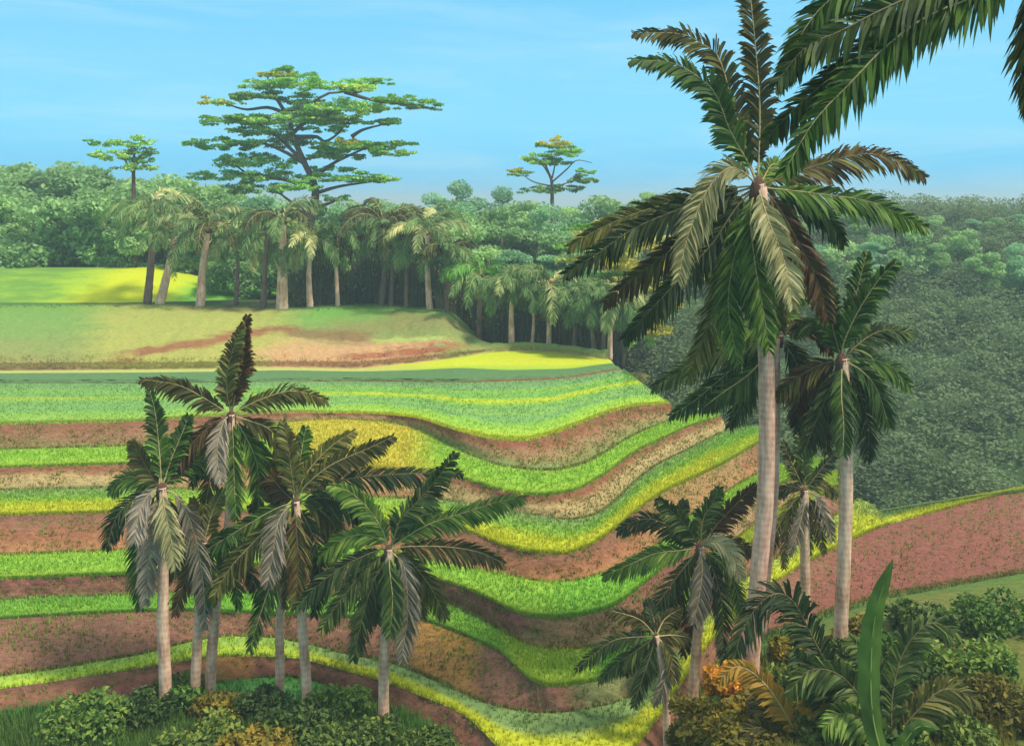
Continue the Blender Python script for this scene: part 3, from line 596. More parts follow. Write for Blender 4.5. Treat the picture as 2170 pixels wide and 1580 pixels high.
# off-frame palm whose fronds enter at the upper right
Yo = 20.0
bp = fg_point(2300, Yo)
pyb = HY + F * (H - bp.z) / Yo
palm((2215, -120), [(2222, 50), (2240, 500), (2270, 1000), (2300, pyb)], 60, Yo, [
 ('green', .2, [(2040, -125), (1880, -65), (1765, -5), (1700, 70), (1652, 176)]), ('dark', -.2, [(2050, -60), (1876, 18), (1782, 66), (1706, 102), (1642, 180)]),
 ('dark', .3, [(2080, -50), (1960, 15), (1875, 78), (1782, 152), (1700, 215), (1623, 294)]), ('green', -.3, [(2090, -20), (1965, 35), (1876, 100), (1801, 177), (1725, 258), (1657, 372)]),
 ('green', .3, [(2300, -120), (2400, -40), (2480, 120)]), ('dark', -.5, [(2250, -20), (2290, 120), (2310, 300)]), ('olive', .4, [(2200, -20), (2185, 100), (2190, 250)]), ('green', .3, [(2300, -220), (2420, -260), (2520, -200)]), ('green', .3, [(2150, -220), (2080, -300), (1980, -340)]),
], 'palm at the upper right corner whose fronds hang into the sky from outside', Lm=6.4, lw=0.045, llen=0.84, n=80, wtop=48, tm=M_TRUNKB)

# ------------------------------------------------------------------ young palm, broad leaves, bushes on the knoll
def leaf_quads(P_, size, up=0.4, aspect=0.55, sizevar=0.4, tri=False):
    n = len(P_); d = rng.normal(size=(n, 3)); d /= np.linalg.norm(d, axis=1)[:, None]
    nr = rng.normal(size=(n, 3)); nr[:, 2] += up * 3; nr /= np.linalg.norm(nr, axis=1)[:, None]
    s = np.cross(d, nr); s /= np.linalg.norm(s, axis=1)[:, None] + 1e-9; d = np.cross(nr, s)
    sz = size * (1 - sizevar + 2 * sizevar * rng.random((n, 1)))
    a = P_ - d * sz; c = P_ + d * sz; b = P_ + s * sz * aspect + nr * sz * 0.12; e_ = P_ - s * sz * aspect + nr * sz * 0.12
    return np.stack([a, b, c, e_], 1).reshape(-1, 3), np.arange(4 * n).reshape(-1, 4)
def shell_points(n, centre, rad, hollow=0.55):
    d = rng.normal(size=(n, 3)); d /= np.linalg.norm(d, axis=1)[:, None]
    r = (hollow + (1 - hollow) * rng.random((n, 1)) ** 0.6)
    return np.array(centre) + d * r * np.array(rad)
def bush(px, Yv, rad, hgt, mat, label, nlob=9, nleaf=2600, size=0.10, group=None, name='bush', base=None):
    b = base or fg_point(px, Yv); root = empty(name, b); tag(root, label, 'bush', group)
    P_ = []
    for q in range(nlob):
        an = random.random() * 6.283; rr = rad * random.random() ** 0.5 * 0.75
        c = (b.x + math.cos(an) * rr, b.y + math.sin(an) * rr * 0.8, b.z + hgt * random.uniform(0.25, 0.8) * (1 - 0.4 * rr / rad))
        s = random.uniform(0.3, 0.5) * rad
        P_.append(shell_points(nleaf // nlob, c, (s, s, s * 0.8), 0.4))
    P_ = np.concatenate(P_); P_ = P_[P_[:, 2] > b.z - 0.1]
    V, Fc = leaf_quads(P_, size, 0.3)
    mesh('foliage', V, Fc, mat, root, None, False, tuple(b))
    for q in range(5):
        an = q * 1.26; tube('stem', [b + Vector((math.cos(an) * .1, math.sin(an) * .1, -0.1)), b + Vector((math.cos(an) * rad * .3, math.sin(an) * rad * .3, hgt * .35)), b + Vector((math.cos(an) * rad * .45, math.sin(an) * rad * .45, hgt * .65))], [.05, .035, .015], M_HEART, root, b, 6)
    return root
M_BUSH = leaf_mat('bush_leaf', alb(50, 72, 36), alb(84, 108, 52), 1.6, 0.6, 0.2, alb(120, 135, 66))
M_BUSHG = leaf_mat('bush_leaf_green', alb(55, 85, 38), alb(90, 125, 55), 1.6, 0.6, 0.2, alb(125, 145, 70))
M_BUSHO = leaf_mat('bush_leaf_orange', alb(150, 100, 35), alb(200, 145, 55), 1.6, 0.6, 0.2, alb(215, 160, 70))
M_BUSHY = leaf_mat('bush_leaf_olive', alb(90, 85, 30), alb(130, 120, 45), 1.6, 0.6, 0.2, alb(160, 135, 55))
left = [(300, 1530, 'mat', 1.5, 1.2, 'dark bush at the bottom left corner below the leftmost palm'), (385, 1500, 'g', 1.3, 1.3, 'greener bush at the feet of the two leftmost trunks'),
        (470, 1525, 'y', 1.3, 1.0, 'yellowish bush between the leftmost palms and the spreading palm'), (550, 1525, 'mat', 1.3, 1.25, 'dark bush left of the slim trunk in the left palm group'),
        (640, 1560, 'mat', 1.6, 1.2, 'wide dark bush at the foot of the spreading palm'), (720, 1515, 'g', 1.3, 1.3, 'green bush midway between the spreading palm and the lone palm'),
        (800, 1578, 'mat', 1.3, 0.9, 'low bush in front of the lone pale trunk of the left group'), (420, 1590, 'mat', 1.7, 1.0, 'broad low bush at the bottom edge under the leftmost trunks'),
        (540, 1600, 'y', 1.5, 0.9, 'olive bush at the bottom edge under the slim trunks'), (905, 1592, 'mat', 1.1, 0.8, 'last low bush at the right end of the bottom left hedge'),
        (720, 1600, 'mat', 1.5, 1.0, 'dark bush at the bottom edge left of the lone palm'), (180, 1560, 'g', 1.8, 1.5, 'green bush beyond the left edge of the hedge')]
mm = {'mat': M_BUSH, 'g': M_BUSHG, 'y': M_BUSHY}
for (px, py, k, r, h, lb) in left:
    Yv = fg_hit(px, py); bush(px, Yv, r, h, mm[k], lb, 16, 3400, 0.12, 'bushes at the bottom left')
Yq = fg_hit(1560, 1500)
for (px, py, k, r, h, lb) in [(1545, 1480, M_BUSHO, 0.9, 1.5, 'orange flowering bush left of the tallest trunk'), (1500, 1560, M_BUSHY, 1.3, 1.3, 'olive bush at the bottom below the mid-height palm'),
        (1600, 1540, M_BUSHY, 1.3, 1.3, 'yellow olive bush in front of the tallest trunk'), (1680, 1500, M_BUSH, 1.3, 1.5, 'dark olive bush right of the tallest trunk'),
        (1620, 1590, M_BUSHY, 1.3, 0.9, 'low olive bush at the bottom edge under the dry fronds'), (1750, 1470, M_BUSHG, 1.1, 1.2, 'green bush behind the arching dark frond'),
        (1840, 1480, M_BUSHG, 1.3, 1.5, 'green bush at the foot of the broad upright leaves'), (1960, 1500, M_BUSH, 1.5, 1.4, 'dark bush beyond the right edge below the corner palm'), (1740, 1580, M_BUSH, 1.4, 1.1, 'dark bush at the bottom edge right of the dry fronds'),
        (1860, 1590, M_BUSHG, 1.4, 1.1, 'green bush in the bottom right corner'),
        (1800, 1430, M_BUSH, 1.4, 1.5, 'dark bush at the foot of the pale trunk near the right edge'), (1900, 1420, M_BUSHG, 1.5, 1.6, 'green bush behind the broad upright leaves'),
        (1690, 1420, M_BUSHY, 1.1, 1.4, 'olive bush under the peak of the arching dark frond'), (1470, 1590, M_BUSHY, 1.2, 0.9, 'olive bush at the bottom edge right of the thin low trunk'),
        (1570, 1590, M_BUSHY, 1.3, 1.2, 'olive bush at the bottom edge left of the dry fronds'), (1800, 1560, M_BUSHY, 1.3, 1.3, 'olive bush in front of the broad upright leaves'), (2050, 1440, M_BUSHG, 1.8, 1.6, 'green bush right of the corner palm trunk'), (1990, 1590, M_BUSH, 1.6, 1.2, 'dark bush beyond the bottom right corner'), (1950, 1350, M_BUSH, 1.6, 1.4, 'dark bush at the foot of the brown slope beyond the right edge'), (2110, 1330, M_BUSHG, 1.9, 1.5, 'green bush at the foot of the brown slope, far right'), (2120, 1540, M_BUSHY, 1.8, 1.4, 'olive bush in the far right corner'), (1830, 1370, M_BUSHY, 1.2, 1.1, 'olive bush between the pale trunk and the right edge')]:
    bush(px, fg_hit(px, py), r, h, k, lb, 13, 3000, 0.11, 'bushes on the right knoll')
# tall loose grass tying the shrubs together
def fg_grid(px0, px1, y0, y1):
    xx = np.arange(px0, px1, 6.0); A_ = np.array([tuple(fg_point(x, fg_hit(x, y1))) for x in xx]); B_ = np.array([tuple(fg_point(x, fg_hit(x, y0))) for x in xx]); return A_, B_, xx
M_TALL = strip_mat('tall_grass', [(0, alb(120, 125, 50)), (0.5, alb(150, 140, 58)), (1, alb(110, 135, 55))], 1.2, [], .3, .3)
M_TALLG = strip_mat('tall_grass_green', [(0, alb(72, 98, 42)), (0.5, alb(92, 118, 50)), (1, alb(80, 125, 50))], 1.2, [], .3, .3)
A_, B_, xx = fg_grid(1440, 2150, 1400, 1640); grass_blades('tall_grass', A_, B_, xx, M_TALL, 15000, .55, 'loose golden olive grass among the shrubs of the right knoll')
A_, B_, xx = fg_grid(-100, 960, 1500, 1640); grass_blades('tall_grass', A_, B_, xx, M_TALLG, 15000, .5, 'loose dark green grass among the bushes at the bottom left')
def young_palm(px, py, fr, label, Lm, llen, n=50):
    Yv = fg_hit(px, py); b = fg_point(px, Yv); root = empty('young_palm', b); tag(root, label, 'palm plant')
    tube('stem', [b - Vector((0, 0, .2)), b + Vector((0, 0, .3)), b + Vector((0, 0, .6))], [.16, .13, .06], M_HEART, root, b, 10, wob=.3)
    for mk, dep, pl in fr:
        P_ = [b + Vector((0, 0, .3))] + [W(x, y, Yv + dep * (i + 1) / len(pl)) for i, (x, y) in enumerate(pl)]
        frond(root, b, P_, M_FR[mk], llen, n, 0.06, 0.035, M_RIBD if mk != 'dry' else M_RIB, label={'dry': 'dry orange frond'}.get(mk))
    return root
young_palm(1830, 1560, [('dark', -.6, [(1790, 1480), (1722, 1350), (1680, 1272), (1640, 1258), (1600, 1290), (1568, 1350), (1552, 1412)]), ('dark', -1.2, [(1800, 1530), (1747, 1457), (1685, 1382)]),
   ('green', .5, [(1850, 1500), (1890, 1400), (1950, 1350)]), ('dark', -.5, [(1780, 1545), (1720, 1530), (1660, 1560)])], 'young palm with a dark frond arching over to the left in front of the trunks', 4, 1.15, 120)
young_palm(1700, 1590, [('dry', -.5, [(1680, 1540), (1644, 1478), (1602, 1430), (1560, 1412), (1525, 1440)]), ('dry', .4, [(1730, 1530), (1716, 1470), (1703, 1420)]), ('olive', -.5, [(1660, 1570), (1610, 1540), (1570, 1560)]),
   ('brown', .3, [(1650, 1560), (1620, 1500), (1590, 1466)])], 'young palm with dry orange and olive fronds at the bottom right', 3, 0.75, 80)

young_palm(1890, 1600, [('dark', -.6, [(1840, 1500), (1780, 1430), (1715, 1420), (1670, 1470)]), ('green', -1.0, [(1850, 1540), (1790, 1510), (1745, 1540)]), ('dark', .3, [(1890, 1480), (1915, 1380), (1970, 1320), (2030, 1340)]), ('olive', .2, [(1930, 1520), (2000, 1460), (2070, 1480)]), ('dark', .5, [(1870, 1470), (1845, 1400), (1800, 1350)])],
   'young palm in the bottom right corner with dark drooping fronds', 3, 0.95, 90)
def broad_leaf_plant(px, py, leaves, label):
    Yv = fg_hit(px, py); b = fg_point(px, Yv); root = empty('broad_leaf_plant', b); tag(root, label, 'plant')
    for pl, wpx, dep in leaves:
        pts = resample([b] + [W(x, y, Yv + dep * (i + 1) / len(pl)) for i, (x, y) in enumerate(pl)], 26); V = []; Fc = []
        for i, p in enumerate(pts):
            t = i / 25; T = (pts[min(i + 1, 25)] - pts[max(i - 1, 0)]).normalized(); s = T.cross(Vector((0.1, -1, .2))).normalized(); nn = T.cross(s)
            w = wpx / F * Yv * (math.sin(math.pi * min(1, t * 0.93 + 0.07)) ** 0.6) * (1 + 0.22 * mnoise.noise((t * 30, wpx, 0)))
            for q in (-1, -.5, 0, .5, 1): V.append(p + s * w * q + nn * (abs(q) * w * 0.35 + 0.03 * math.sin(t * 40 + q)))
        for i in range(25):
            for q in range(4): Fc.append((i * 5 + q, i * 5 + q + 1, (i + 1) * 5 + q + 1, (i + 1) * 5 + q))
        o = mesh('leaf', [tuple(v) for v in V], Fc, M_BROAD, root, None, True, tuple(b))
        tube('leaf_rib', pts, [0.03 * (1 - i / 28) for i in range(26)], M_RIBG, o, b, 6)
    return root
M_BROAD = leaf_mat('broad_leaf', alb(58, 84, 38), alb(84, 116, 52), 0.8, 0.1, 0.3)
M_RIBG = leaf_mat('leaf_rib', alb(120, 140, 75), alb(140, 155, 90), 0.8, 0.1, 0.0)
broad_leaf_plant(1880, 1640, [([(1850, 1520), (1846, 1400), (1858, 1290), (1893, 1185)], 25, -.6), ([(1905, 1590), (1945, 1540), (1990, 1545)], 14, -.3)],
   'broad upright green leaf near the right edge in front of the brown slope')

# ------------------------------------------------------------------ far palms
def auto_palm(hub, basep, w_px, Yv, label, keys='aaab', L=3.4, tm=None, nf=15, llen=1.15):
    h = W(*hub, Yv); b = W(*basep, Yv); root = empty('palm_tree', b); tag(root, label, 'palm tree', 'palms along the forest edge')
    mid = (h + b) / 2 + Vector((random.uniform(-.25, .25), 0, 0)); ps = resample([h, mid, b - Vector((0, 0, .25))], 24); rb = w_px / F * Yv / 2
    tube('trunk', ps, [rb * (0.62 + 0.45 * (i / 23) ** 1.5) * (1.03 if i % 2 else .97) for i in range(24)], tm or M_TRUNK, root, b, 10, wob=.1)
    tube('crown_heart', [h - Vector((0, 0, .3)), h, h + Vector((0, 0, .35))], [rb * .7, rb * 1.1, rb * .3], M_HEART, root, b, 8)
    for q in range(nf):
        az = q / nf * 6.283 + random.uniform(-.25, .25); el = random.uniform(-0.1, 1.2); P_ = [h.copy()]; l = 1.85 * L * random.uniform(.75, 1.1)
        for s in range(5):
            P_.append(P_[-1] + Vector((math.cos(az) * math.cos(el), math.sin(az) * math.cos(el), math.sin(el))) * l / 5); el -= random.uniform(.32, .52)
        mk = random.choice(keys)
        frond(root, b, P_, M_FAR[mk], llen, 34, 0.10, 0.05, M_RIB, droop=.7, label={'b': 'frond with highlights painted into its pale colour'}.get(mk))
    return root
ytop = lambda px: float(np.interp(px, xs, YK[16])) + 1.0
for (hub, basep, w, keys, lb, L_, tmm) in [
  ((372, 492), (338, 642), 20, 'aab', 'leaning palm, leftmost full one of the upper row, in front of the yellow rise', 3.8, M_TRUNK),
  ((440, 488), (424, 648), 20, 'acb', 'leaning palm on the meadow right of the yellow rise, pale right-hand fronds', 3.9, M_TRUNK),
  ((322, 440), (312, 640), 18, 'aab', 'palm with pale fronds cut by the left edge of the upper row', 3.8, M_TRUNKD),
  ((598, 470), (597, 660), 26, 'aacb', 'thickest palm of the upper row, under the big flat-topped tree', 3.6, M_TRUNK),
  ((568, 495), (558, 652), 14, 'aca', 'slim brown palm just left of the thickest upper palm', 2.8, M_TRUNKD),
  ((660, 512), (657, 648), 14, 'aab', 'palm with a thin white trunk right of the thickest upper palm', 3.1, M_TRUNK),
  ((814, 482), (808, 648), 14, 'cac', 'dark-crowned palm in the middle of the upper row', 4.2, M_TRUNKD),
  ((826, 500), (828, 650), 11, 'ca', 'thin brown trunked palm right behind the dark-crowned palm', 2.6, M_TRUNKD),
  ((712, 505), (716, 650), 10, 'aac', 'slender palm between the thin white trunk and the dark-crowned palm', 2.6, M_TRUNK),
  ((862, 515), (860, 652), 9, 'aa', 'slender palm squeezed between the dark-crowned palm and the speckled trunk', 2.4, M_TRUNKD),
  ((505, 520), (500, 640), 10, 'aab', 'slender palm between the right leaning palm and the thickest upper palm', 2.6, M_TRUNKD),
  ((948, 540), (946, 662), 9, 'aac', 'small palm at the lip where the meadow drops', 2.5, M_TRUNKD),
  ((905, 492), (911, 658), 14, 'ab', 'palm with a speckled white trunk at the right end of the meadow', 3.4, M_TRUNK)]:
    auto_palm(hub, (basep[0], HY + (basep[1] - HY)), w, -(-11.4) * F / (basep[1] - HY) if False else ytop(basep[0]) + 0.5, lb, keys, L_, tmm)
for (hub, basep, w, keys, lb, L_, tmm) in [
  ((1020, 588), (1016, 738), 13, 'add', 'bright green palm at the foot of the meadow slope', 3.0, M_TRUNKD),
  ((1087, 602), (1085, 742), 14, 'aab', 'palm with a pinkish trunk behind the left part of the yellow field', 2.7, M_TRUNK),
  ((1166, 602), (1163, 742), 12, 'aab', 'palm behind the middle of the yellow field, light hooked fronds', 2.9, M_TRUNK),
  ((1128, 615), (1126, 742), 8, 'aa', 'slender palm between the two light palms behind the yellow field', 2.1, M_TRUNK),
  ((1214, 620), (1216, 748), 9, 'aa', 'slender palm left of the three close trunks', 2.1, M_TRUNKD),
  ((1252, 640), (1260, 752), 11, 'a', 'left one of three close trunks behind the right end of the yellow field', 2.3, M_TRUNKD),
  ((1274, 630), (1278, 756), 11, 'a', 'middle one of three close trunks behind the right end of the yellow field', 2.3, M_TRUNKD),
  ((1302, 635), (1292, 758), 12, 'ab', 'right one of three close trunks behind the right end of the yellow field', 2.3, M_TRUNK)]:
    auto_palm(hub, basep, w, float(np.interp(basep[0], xs, YK[16])) + 0.7, lb, keys, L_, tmm)

# ------------------------------------------------------------------ forest behind
M_FOR = [leaf_mat('forest_leaf', alb(92, 122, 78), alb(120, 150, 98), 0.25, 0.35, 0.4, alb(140, 166, 110), k=2.1, wb=.85),  # haze of distance painted into these paled, greyed leaf colours
         leaf_mat('forest_leaf_blue', alb(90, 126, 96), alb(114, 152, 116), 0.25, 0.35, 0.4, alb(132, 168, 128), k=2.05, wb=.85),
         leaf_mat('forest_leaf_yellow', alb(125, 134, 75), alb(165, 164, 92), 0.25, 0.4, 0.4, alb(195, 185, 98), k=2.0, wb=.8)]
M_WOOD = bark_mat('forest_bark', alb(62, 50, 42), alb(112, 90, 74), False, 1.5)
def crown_mesh(name, mat, w, h, n, size=0.36, flat=False, low=0.25):
    P_ = []
    nl = 16
    for q in range(nl):
        an = random.random() * 6.283; rr = w * 0.62 * random.random() ** .5; zc = h * (low + (0.92 - low) * random.random() * (1 - 0.35 * (rr / w)))
        s = w * random.uniform(.26, .44); P_.append(shell_points(n // nl, (math.cos(an) * rr, math.sin(an) * rr, zc), (s, s, s * (.35 if flat else .62)), .5))
    V, Fc = leaf_quads(np.concatenate(P_), size, .5, .6)
    o = mesh(name, V, Fc, mat, None, None, False); return o
protos = []
for q, (mi, w, h) in enumerate([(0, 4.4, 11), (0, 3.8, 9), (1, 4.2, 10), (1, 5.0, 12), (2, 4.0, 9.5), (0, 5.0, 8)]):
    root = empty('forest_tree', (0, 0, 0)); c = crown_mesh('crown', M_FOR[mi], w, h, 6000, .22, flat=(q in (2, 4))); c.parent = root
    tube('trunk', [Vector((0, 0, -.3)), Vector((.15, 0, h * .3)), Vector((-.1, .1, h * .75))], [.24, .18, .08], M_WOOD, root, (0, 0, 0), 8, wob=.2)
    protos.append(root)
used = set(); FT = []
def copy_tree(o, loc, sc, rz):
    i = protos.index(o)
    if i not in used: used.add(i); r = o
    else:
        r = o.copy(); COL.objects.link(r)
        for ch in o.children:
            c = ch.copy(); COL.objects.link(c); c.parent = r
    r.location = loc; r.scale = (sc, sc, sc * random.uniform(.9, 1.1)); r.rotation_euler = (0, 0, rz); return r
desc = ['rounded mid-green forest tree', 'small rounded green tree', 'bluish green layered tree', 'tall bluish green tree', 'yellowish layered tree', 'wide bushy green tree']
spots = []
def treetop(px): return float(np.interp(px, [-300, 60, 297, 340, 420, 500, 600, 700, 800, 900, 945, 970, 1010, 1100, 1200, 1300, 1380, 1450, 1600, 1700, 1876, 2500], [330, 330, 352, 352, 362, 385, 395, 408, 415, 412, 396, 382, 392, 405, 408, 410, 392, 405, 410, 425, 440, 430]))
for row, (Yr, step, off) in enumerate([(196, 52, 0), (172, 58, -8), (152, 62, -30), (134, 66, -62), (122, 66, -100)]):
    px = -120 + row * 23
    while px < 2350:
        q = px + random.uniform(-14, 14); Yv = Yr + random.uniform(-4, 4)
        X = (q - CX) / F * Yv
        gz = float(far_z(np.array(X), np.array(Yv))) if q > 1330 else (-12 if q < 950 else -12.0 - 1.8 * (200 - Yv) / 90)
        top = treetop(q) - off + random.uniform(-6, 16)
        zt = -(top - HY) / F * Yv; hh = zt - gz
        if 1330 < q and row > 1: hh = min(hh, 9)
        if row >= 3 and q > 1360: px += step; continue
        if row == 4 and q < 470: px += step; continue
        if hh > 3.5: spots.append((q, Yv, gz, hh, row))
        px += step
hs = [11, 9, 10, 12, 9.5, 8]
for (q, Yv, gz, hh, row) in spots:
    k = random.choice([0, 0, 1, 2, 2, 3, 5])
    if 1215 < q < 1480 and row >= 2: k = 4 if random.random() < .75 else 2
    if q < 480: k = random.choice([0, 5, 1])
    s = hh / hs[k]
    r = copy_tree(protos[k], ((q - CX) / F * Yv, Yv, H + gz), s, random.random() * 6.28)
    r['category'] = 'tree'; FT.append((r, q, row, k, hh))
rown = ["hindmost", "second hindmost", "middle", "second", "front"]
marks = [(60, 'far left beyond the yellow rise'), (300, 'behind the yellow rise'), (380, 'behind the leaning left palms'), (470, 'right of the yellow rise'), (560, 'under the big flat-topped crown'),
         (665, 'behind the big flat-topped trunk'), (760, 'just right of the big flat-topped trunk'), (850, 'behind the dark-crowned meadow palm'), (950, 'at the right end of the meadow'), (1050, 'above the bright green palm'),
         (1170, 'around the small flat-topped tree'), (1300, 'above the three close trunks'), (1420, 'behind the big left fronds'), (1600, 'behind the tallest palm trunk'), (1750, 'right of the tallest crown'), (1870, 'near the right edge'), (2100, 'beyond the right edge')]
seen = {}
for (r, q, row, k, hh) in sorted(FT, key=lambda a: a[1]):
    mk = min(marks, key=lambda a: abs(a[0] - q))[1]; base = f'{desc[k]}, {rown[row]} row, {mk}'; seen.setdefault(base, []).append(r)
for base, rs in seen.items():
    for i, r in enumerate(rs):
        r['label'] = base if len(rs) == 1 else (['left', 'right'] if len(rs) == 2 else ['left', 'middle', 'right', 'rightmost', 'outermost'])[i] + ' ' + base
        r['group'] = 'trees of the forest behind'
for i, p in enumerate(protos):
    if i not in used:
        for ch in list(p.children): bpy.data.objects.remove(ch)
        bpy.data.objects.remove(p)

# dark undergrowth of stems and leaves between the palms (one uncountable mass)
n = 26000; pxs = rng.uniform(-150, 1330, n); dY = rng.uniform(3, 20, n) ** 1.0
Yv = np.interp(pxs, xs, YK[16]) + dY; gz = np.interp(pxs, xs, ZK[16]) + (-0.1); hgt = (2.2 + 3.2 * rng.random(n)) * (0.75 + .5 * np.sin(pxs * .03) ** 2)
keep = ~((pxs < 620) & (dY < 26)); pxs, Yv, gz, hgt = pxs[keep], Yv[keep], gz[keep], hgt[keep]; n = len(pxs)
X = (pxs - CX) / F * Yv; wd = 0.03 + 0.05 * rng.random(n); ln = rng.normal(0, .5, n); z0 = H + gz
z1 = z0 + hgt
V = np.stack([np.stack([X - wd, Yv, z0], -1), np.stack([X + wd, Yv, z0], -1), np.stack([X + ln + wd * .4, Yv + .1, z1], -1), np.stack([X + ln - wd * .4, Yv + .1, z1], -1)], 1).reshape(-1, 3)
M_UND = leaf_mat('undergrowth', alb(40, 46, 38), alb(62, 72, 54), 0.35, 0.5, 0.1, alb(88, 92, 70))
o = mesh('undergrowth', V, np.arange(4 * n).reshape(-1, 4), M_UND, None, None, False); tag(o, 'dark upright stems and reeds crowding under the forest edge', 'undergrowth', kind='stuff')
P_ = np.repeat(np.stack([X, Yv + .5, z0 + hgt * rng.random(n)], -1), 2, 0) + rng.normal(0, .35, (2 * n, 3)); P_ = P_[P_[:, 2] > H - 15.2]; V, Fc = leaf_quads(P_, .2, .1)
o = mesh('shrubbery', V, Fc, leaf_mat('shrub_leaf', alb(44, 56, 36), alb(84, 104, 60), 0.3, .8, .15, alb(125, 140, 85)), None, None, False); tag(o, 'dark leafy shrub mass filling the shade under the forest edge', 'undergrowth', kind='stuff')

# forest covering the far side of the gorge, read as one mass
P_ = []
for q in range(2400):
    Yv = random.uniform(58, 200); X = random.random() * 105 + 0.1 * Yv + 3;
    if Yv < 84 and X < 23: continue
    w = random.uniform(1.4, 3.4)
    Z = H + float(far_z(np.array(X), np.array(Yv))) + random.uniform(.6, 3.2)
    P_.append(shell_points(int(34 * w * w), (X, Yv, Z), (w, w, w * random.uniform(.6, .9)), .75))
V, Fc = leaf_quads(np.concatenate(P_), .21, .9, .7)
M_HILL = leaf_mat('gorge_leaf', alb(84, 104, 72), alb(108, 130, 86), 0.05, .10, .35, alb(135, 155, 98), k=1.3, wb=.85)
o = mesh('gorge_forest', V, Fc, M_HILL, None, None, False); tag(o, 'grey-green forest covering the far side of the gorge', 'forest', kind='stuff')

# ------------------------------------------------------------------ flat-topped trees
M_PAD = {'g': leaf_mat('flat_crown_leaf', alb(80, 118, 60), alb(112, 155, 88), 0.35, .6, .3, alb(150, 180, 100), k=2.7, wb=.55),
         'l': leaf_mat('flat_crown_lime', alb(95, 155, 45), alb(135, 180, 65), 0.35, .6, .3, alb(160, 190, 75)),
         'y': leaf_mat('flat_crown_yellow', alb(165, 165, 60), alb(208, 200, 80), 0.35, .5, .3),
         'd': leaf_mat('flat_crown_dark', alb(72, 96, 60), alb(104, 136, 84), 0.35, .6, .25, alb(128, 158, 98), k=2.6, wb=.55)}
M_UB = bark_mat('flat_tree_bark', alb(82, 60, 48), alb(122, 96, 80), False, 1.5)
def flat_tree(Yv, trunk, pads, branches, base_py, label, size, dens, tr):
    b = W(trunk[-1][0], base_py, Yv); root = empty('flat_topped_tree', b); tag(root, label, 'tree')
    ps = [W(x, y, Yv + dy) for x, y, dy in trunk] + [b - Vector((0, 0, .3))]
    tube('trunk', resample(ps, 30), [tr * (.35 + .75 * (i / 29)) for i in range(30)], M_UB, root, b, 10, wob=.15)
    for br in branches:
        p = [W(x, y, Yv + dy) for x, y, dy in br]; tube('branch', resample(p, 12), [tr * .42 * (1 - .7 * i / 11) for i in range(12)], M_UB, root, b, 7, wob=.1)
    for (cx, cy, hw, hh, k, dy) in pads:
        c = W(cx, cy, Yv + dy); rx = hw / F * Yv; rx *= 1.08; rz = hh * 1.45 / F * Yv; ry = min(rx * .75, 7.0); n = int(dens * 2.6 * rx * ry); P_ = []
        nl = max(8, int(rx * 5))
        for q in range(nl):
            an = random.random() * 6.283; rr = random.random() ** .55 * .98; s = random.uniform(.08, .2)
            cc_ = (c.x + math.cos(an) * rr * rx, c.y + math.sin(an) * rr * ry, c.z + random.uniform(-.75, .7) * rz * (1.1 - .6 * rr) - .25 * rz * rr)
            P_.append(shell_points(max(14, int(n / nl * random.uniform(.4, 1.3))), cc_, (s * rx + .35, s * ry + .4, rz * random.uniform(.14, .34)), .0))
        V, Fc = leaf_quads(np.concatenate(P_), size * .8, .3, .6)
        o = mesh('foliage_layer', V, Fc, M_PAD[k], root, None, False, tuple(b))
        if k == 'y': o['label'] = 'yellow foliage layer'
    return root
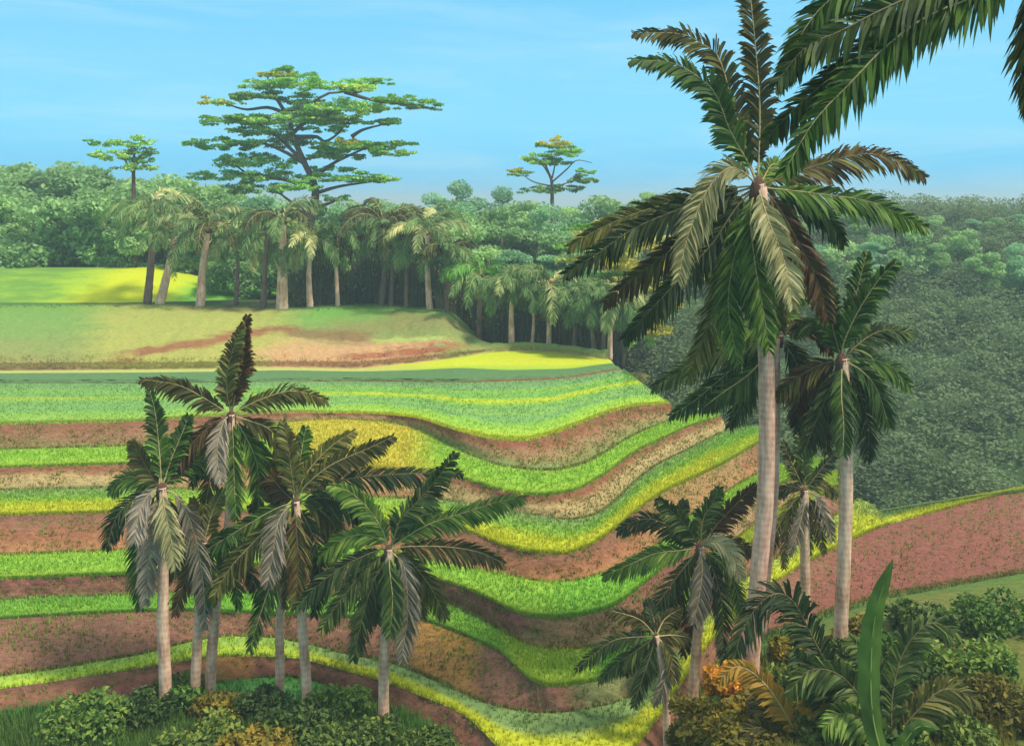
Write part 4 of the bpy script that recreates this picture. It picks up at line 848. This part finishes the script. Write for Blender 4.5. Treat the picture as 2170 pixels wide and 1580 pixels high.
flat_tree(140, [(612, 240, 0), (622, 290, 0), (645, 345, 0), (664, 385, 0), (668, 420, 0), (658, 455, 0), (655, 520, 0)], [
  (606, 154, 55, 11, 'g', 0), (566, 157, 18, 7, 'y', -1), (600, 158, 22, 6, 'y', -2), (660, 176, 105, 11, 'g', 1), (560, 178, 50, 10, 'd', -1), (804, 170, 36, 8, 'g', 2), (750, 185, 50, 8, 'g', -2),
  (443, 210, 30, 10, 'y', 0), (480, 215, 35, 7, 'g', 2), (584, 205, 95, 9, 'd', 0), (850, 211, 76, 12, 'l', 0), (885, 226, 45, 7, 'd', 1), (717, 226, 105, 15, 'g', 1), (660, 232, 60, 12, 'd', -2),
  (600, 252, 110, 11, 'g', 0), (500, 250, 70, 10, 'l', -1), (448, 257, 25, 8, 'g', 1), (740, 252, 95, 9, 'd', 1), (546, 274, 70, 11, 'd', 1), (690, 270, 50, 9, 'g', 2), (810, 258, 35, 6, 'g', 0),
  (470, 304, 72, 11, 'l', 0), (410, 300, 22, 8, 'g', 0), (610, 295, 55, 18, 'd', 2), (540, 300, 40, 8, 'g', 1), (755, 310, 95, 13, 'g', 0), (728, 301, 42, 9, 'y', -2), (820, 304, 55, 9, 'l', 1), (700, 328, 60, 9, 'd', 1), (830, 322, 45, 7, 'd', 1),
  (546, 336, 85, 16, 'g', 1), (500, 342, 45, 8, 'd', -1), (590, 368, 75, 17, 'd', 0), (743, 373, 90, 10, 'g', 0), (700, 356, 45, 9, 'g', 2), (470, 370, 70, 10, 'g', 1), (550, 395, 75, 15, 'd', 0), (715, 416, 32, 9, 'd', 0), (640, 392, 45, 12, 'g', -2), (780, 380, 45, 6, 'l', 0)],
 [[(645, 345, 0), (600, 300, 0), (560, 270, 0), (540, 258, 0)], [(664, 380, 0), (700, 350, 1), (750, 325, 1), (790, 308, 0)], [(625, 290, 0), (670, 290, 0), (690, 300, 0), (720, 280, 1), (730, 262, 1)],
  [(622, 280, 0), (650, 255, 0), (645, 235, 0), (690, 200, 0), (730, 195, 0), (780, 180, 1)], [(612, 250, 0), (590, 215, 0), (575, 190, 0), (566, 160, 0)], [(650, 350, 0), (600, 320, 0), (540, 300, 0), (480, 310, 0)],
  [(615, 245, 0), (570, 228, 0), (520, 232, 0), (475, 218, 0)], [(745, 290, 0), (770, 275, 0), (820, 262, 0)], [(660, 400, 0), (600, 380, 0), (540, 375, 0), (490, 345, 0)], [(668, 410, 0), (720, 395, 0), (790, 385, 0)],
  [(664, 440, 0), (700, 430, 0), (725, 414, 0)], [(655, 455, 0), (620, 430, 0), (580, 400, 0)], [(730, 195, 0), (800, 215, 0), (870, 222, 0)], [(720, 185, 0), (760, 195, 0), (800, 170, 1)]],
 640, 'tall flat-topped tree with layered crown above the left meadow palms', .24, 62, .75)
flat_tree(165, [(1150, 335, 0), (1162, 365, 0), (1169, 385, 0), (1170, 420, 0), (1171, 480, 0)], [
  (1180, 300, 36, 10, 'y', 0), (1172, 306, 40, 8, 'l', 1), (1196, 322, 52, 9, 'g', 0), (1140, 334, 34, 12, 'g', 0), (1165, 340, 40, 8, 'd', 1), (1226, 376, 38, 10, 'd', 0), (1240, 362, 24, 6, 'g', 0), (1140, 400, 36, 9, 'd', 0), (1095, 361, 28, 5, 'y', 0), (1100, 369, 22, 4, 'd', 0), (1190, 398, 40, 8, 'd', 1)],
 [[(1169, 380, 0), (1150, 350, 0), (1128, 335, 0)], [(1170, 378, 0), (1176, 350, 0), (1180, 325, 0)], [(1171, 385, 0), (1200, 360, 0), (1222, 340, 0), (1255, 345, 0)], [(1171, 395, 0), (1130, 385, 0), (1105, 368, 0)], [(1171, 400, 0), (1200, 388, 0), (1230, 378, 0)]],
 600, 'small flat-topped tree with a yellow top standing above the middle of the forest', .24, 80, .38)
flat_tree(140, [(285, 320, 0), (283, 360, 0), (284, 460, 0)], [(300, 290, 26, 8, 'g', 0), (275, 300, 45, 10, 'd', 0), (305, 318, 32, 8, 'd', 0), (250, 325, 55, 11, 'g', 0), (308, 336, 28, 8, 'g', 1), (225, 300, 40, 9, 'l', 1), (285, 350, 45, 10, 'd', 0)],
 [[(283, 360, 0), (295, 335, 0), (312, 320, 0)], [(284, 370, 0), (265, 340, 0), (245, 325, 0)]], 600, 'flat-topped tree cut by the left edge above the forest', .24, 70, .4)
# layered yellowish tree behind the big palm's lower left fronds
flat_tree(109, [(1325, 545, 0), (1322, 620, 0), (1318, 700, 0)], [(1235, 480, 60, 8, 'l', 1), (1300, 500, 85, 9, 'y', 0), (1240, 522, 60, 9, 'g', 0), (1355, 520, 70, 10, 'y', 1), (1270, 548, 80, 10, 'y', -1), (1365, 560, 75, 12, 'y', 0), (1290, 580, 70, 9, 'l', 1), (1360, 600, 70, 12, 'y', 0), (1300, 615, 55, 9, 'g', 0), (1370, 640, 65, 14, 'y', 0), (1330, 665, 50, 12, 'l', 0), (1370, 690, 55, 14, 'y', 0), (1350, 720, 45, 12, 'd', 0)],
 [[(1322, 620, 0), (1290, 590, 0), (1265, 570, 0)], [(1322, 630, 0), (1350, 610, 0), (1365, 590, 0)]], 770, 'yellow layered tree at the terrace edge behind the tallest palm\'s left fronds', .22, 50, .3)
# ------------------------------------------------------------------ thin humid air over the valley
m = bpy.data.materials.new('haze'); m.use_nodes = True; t = m.node_tree; t.nodes.remove(t.nodes['Principled BSDF'])
pv = t.nodes.new('ShaderNodeVolumePrincipled'); pv.inputs['Color'].default_value = (0.78, 0.96, 0.95, 1); pv.inputs['Density'].default_value = 0.0008; pv.inputs['Anisotropy'].default_value = 0.1
t.links.new(pv.outputs[0], t.nodes['Material Output'].inputs['Volume'])
x0, x1, y0, y1, z0, z1 = -3050, 3050, -110, 5050, -18.5, H + 22
V = [(x, y, z) for x in (x0, x1) for y in (y0, y1) for z in (z0, z1)]
o = mesh('haze', V, [(0, 1, 3, 2), (4, 6, 7, 5), (0, 4, 5, 1), (2, 3, 7, 6), (0, 2, 6, 4), (1, 5, 7, 3)], m, None, None, False); tag(o, 'thin pale humid haze filling the valley air', 'haze', kind='stuff')
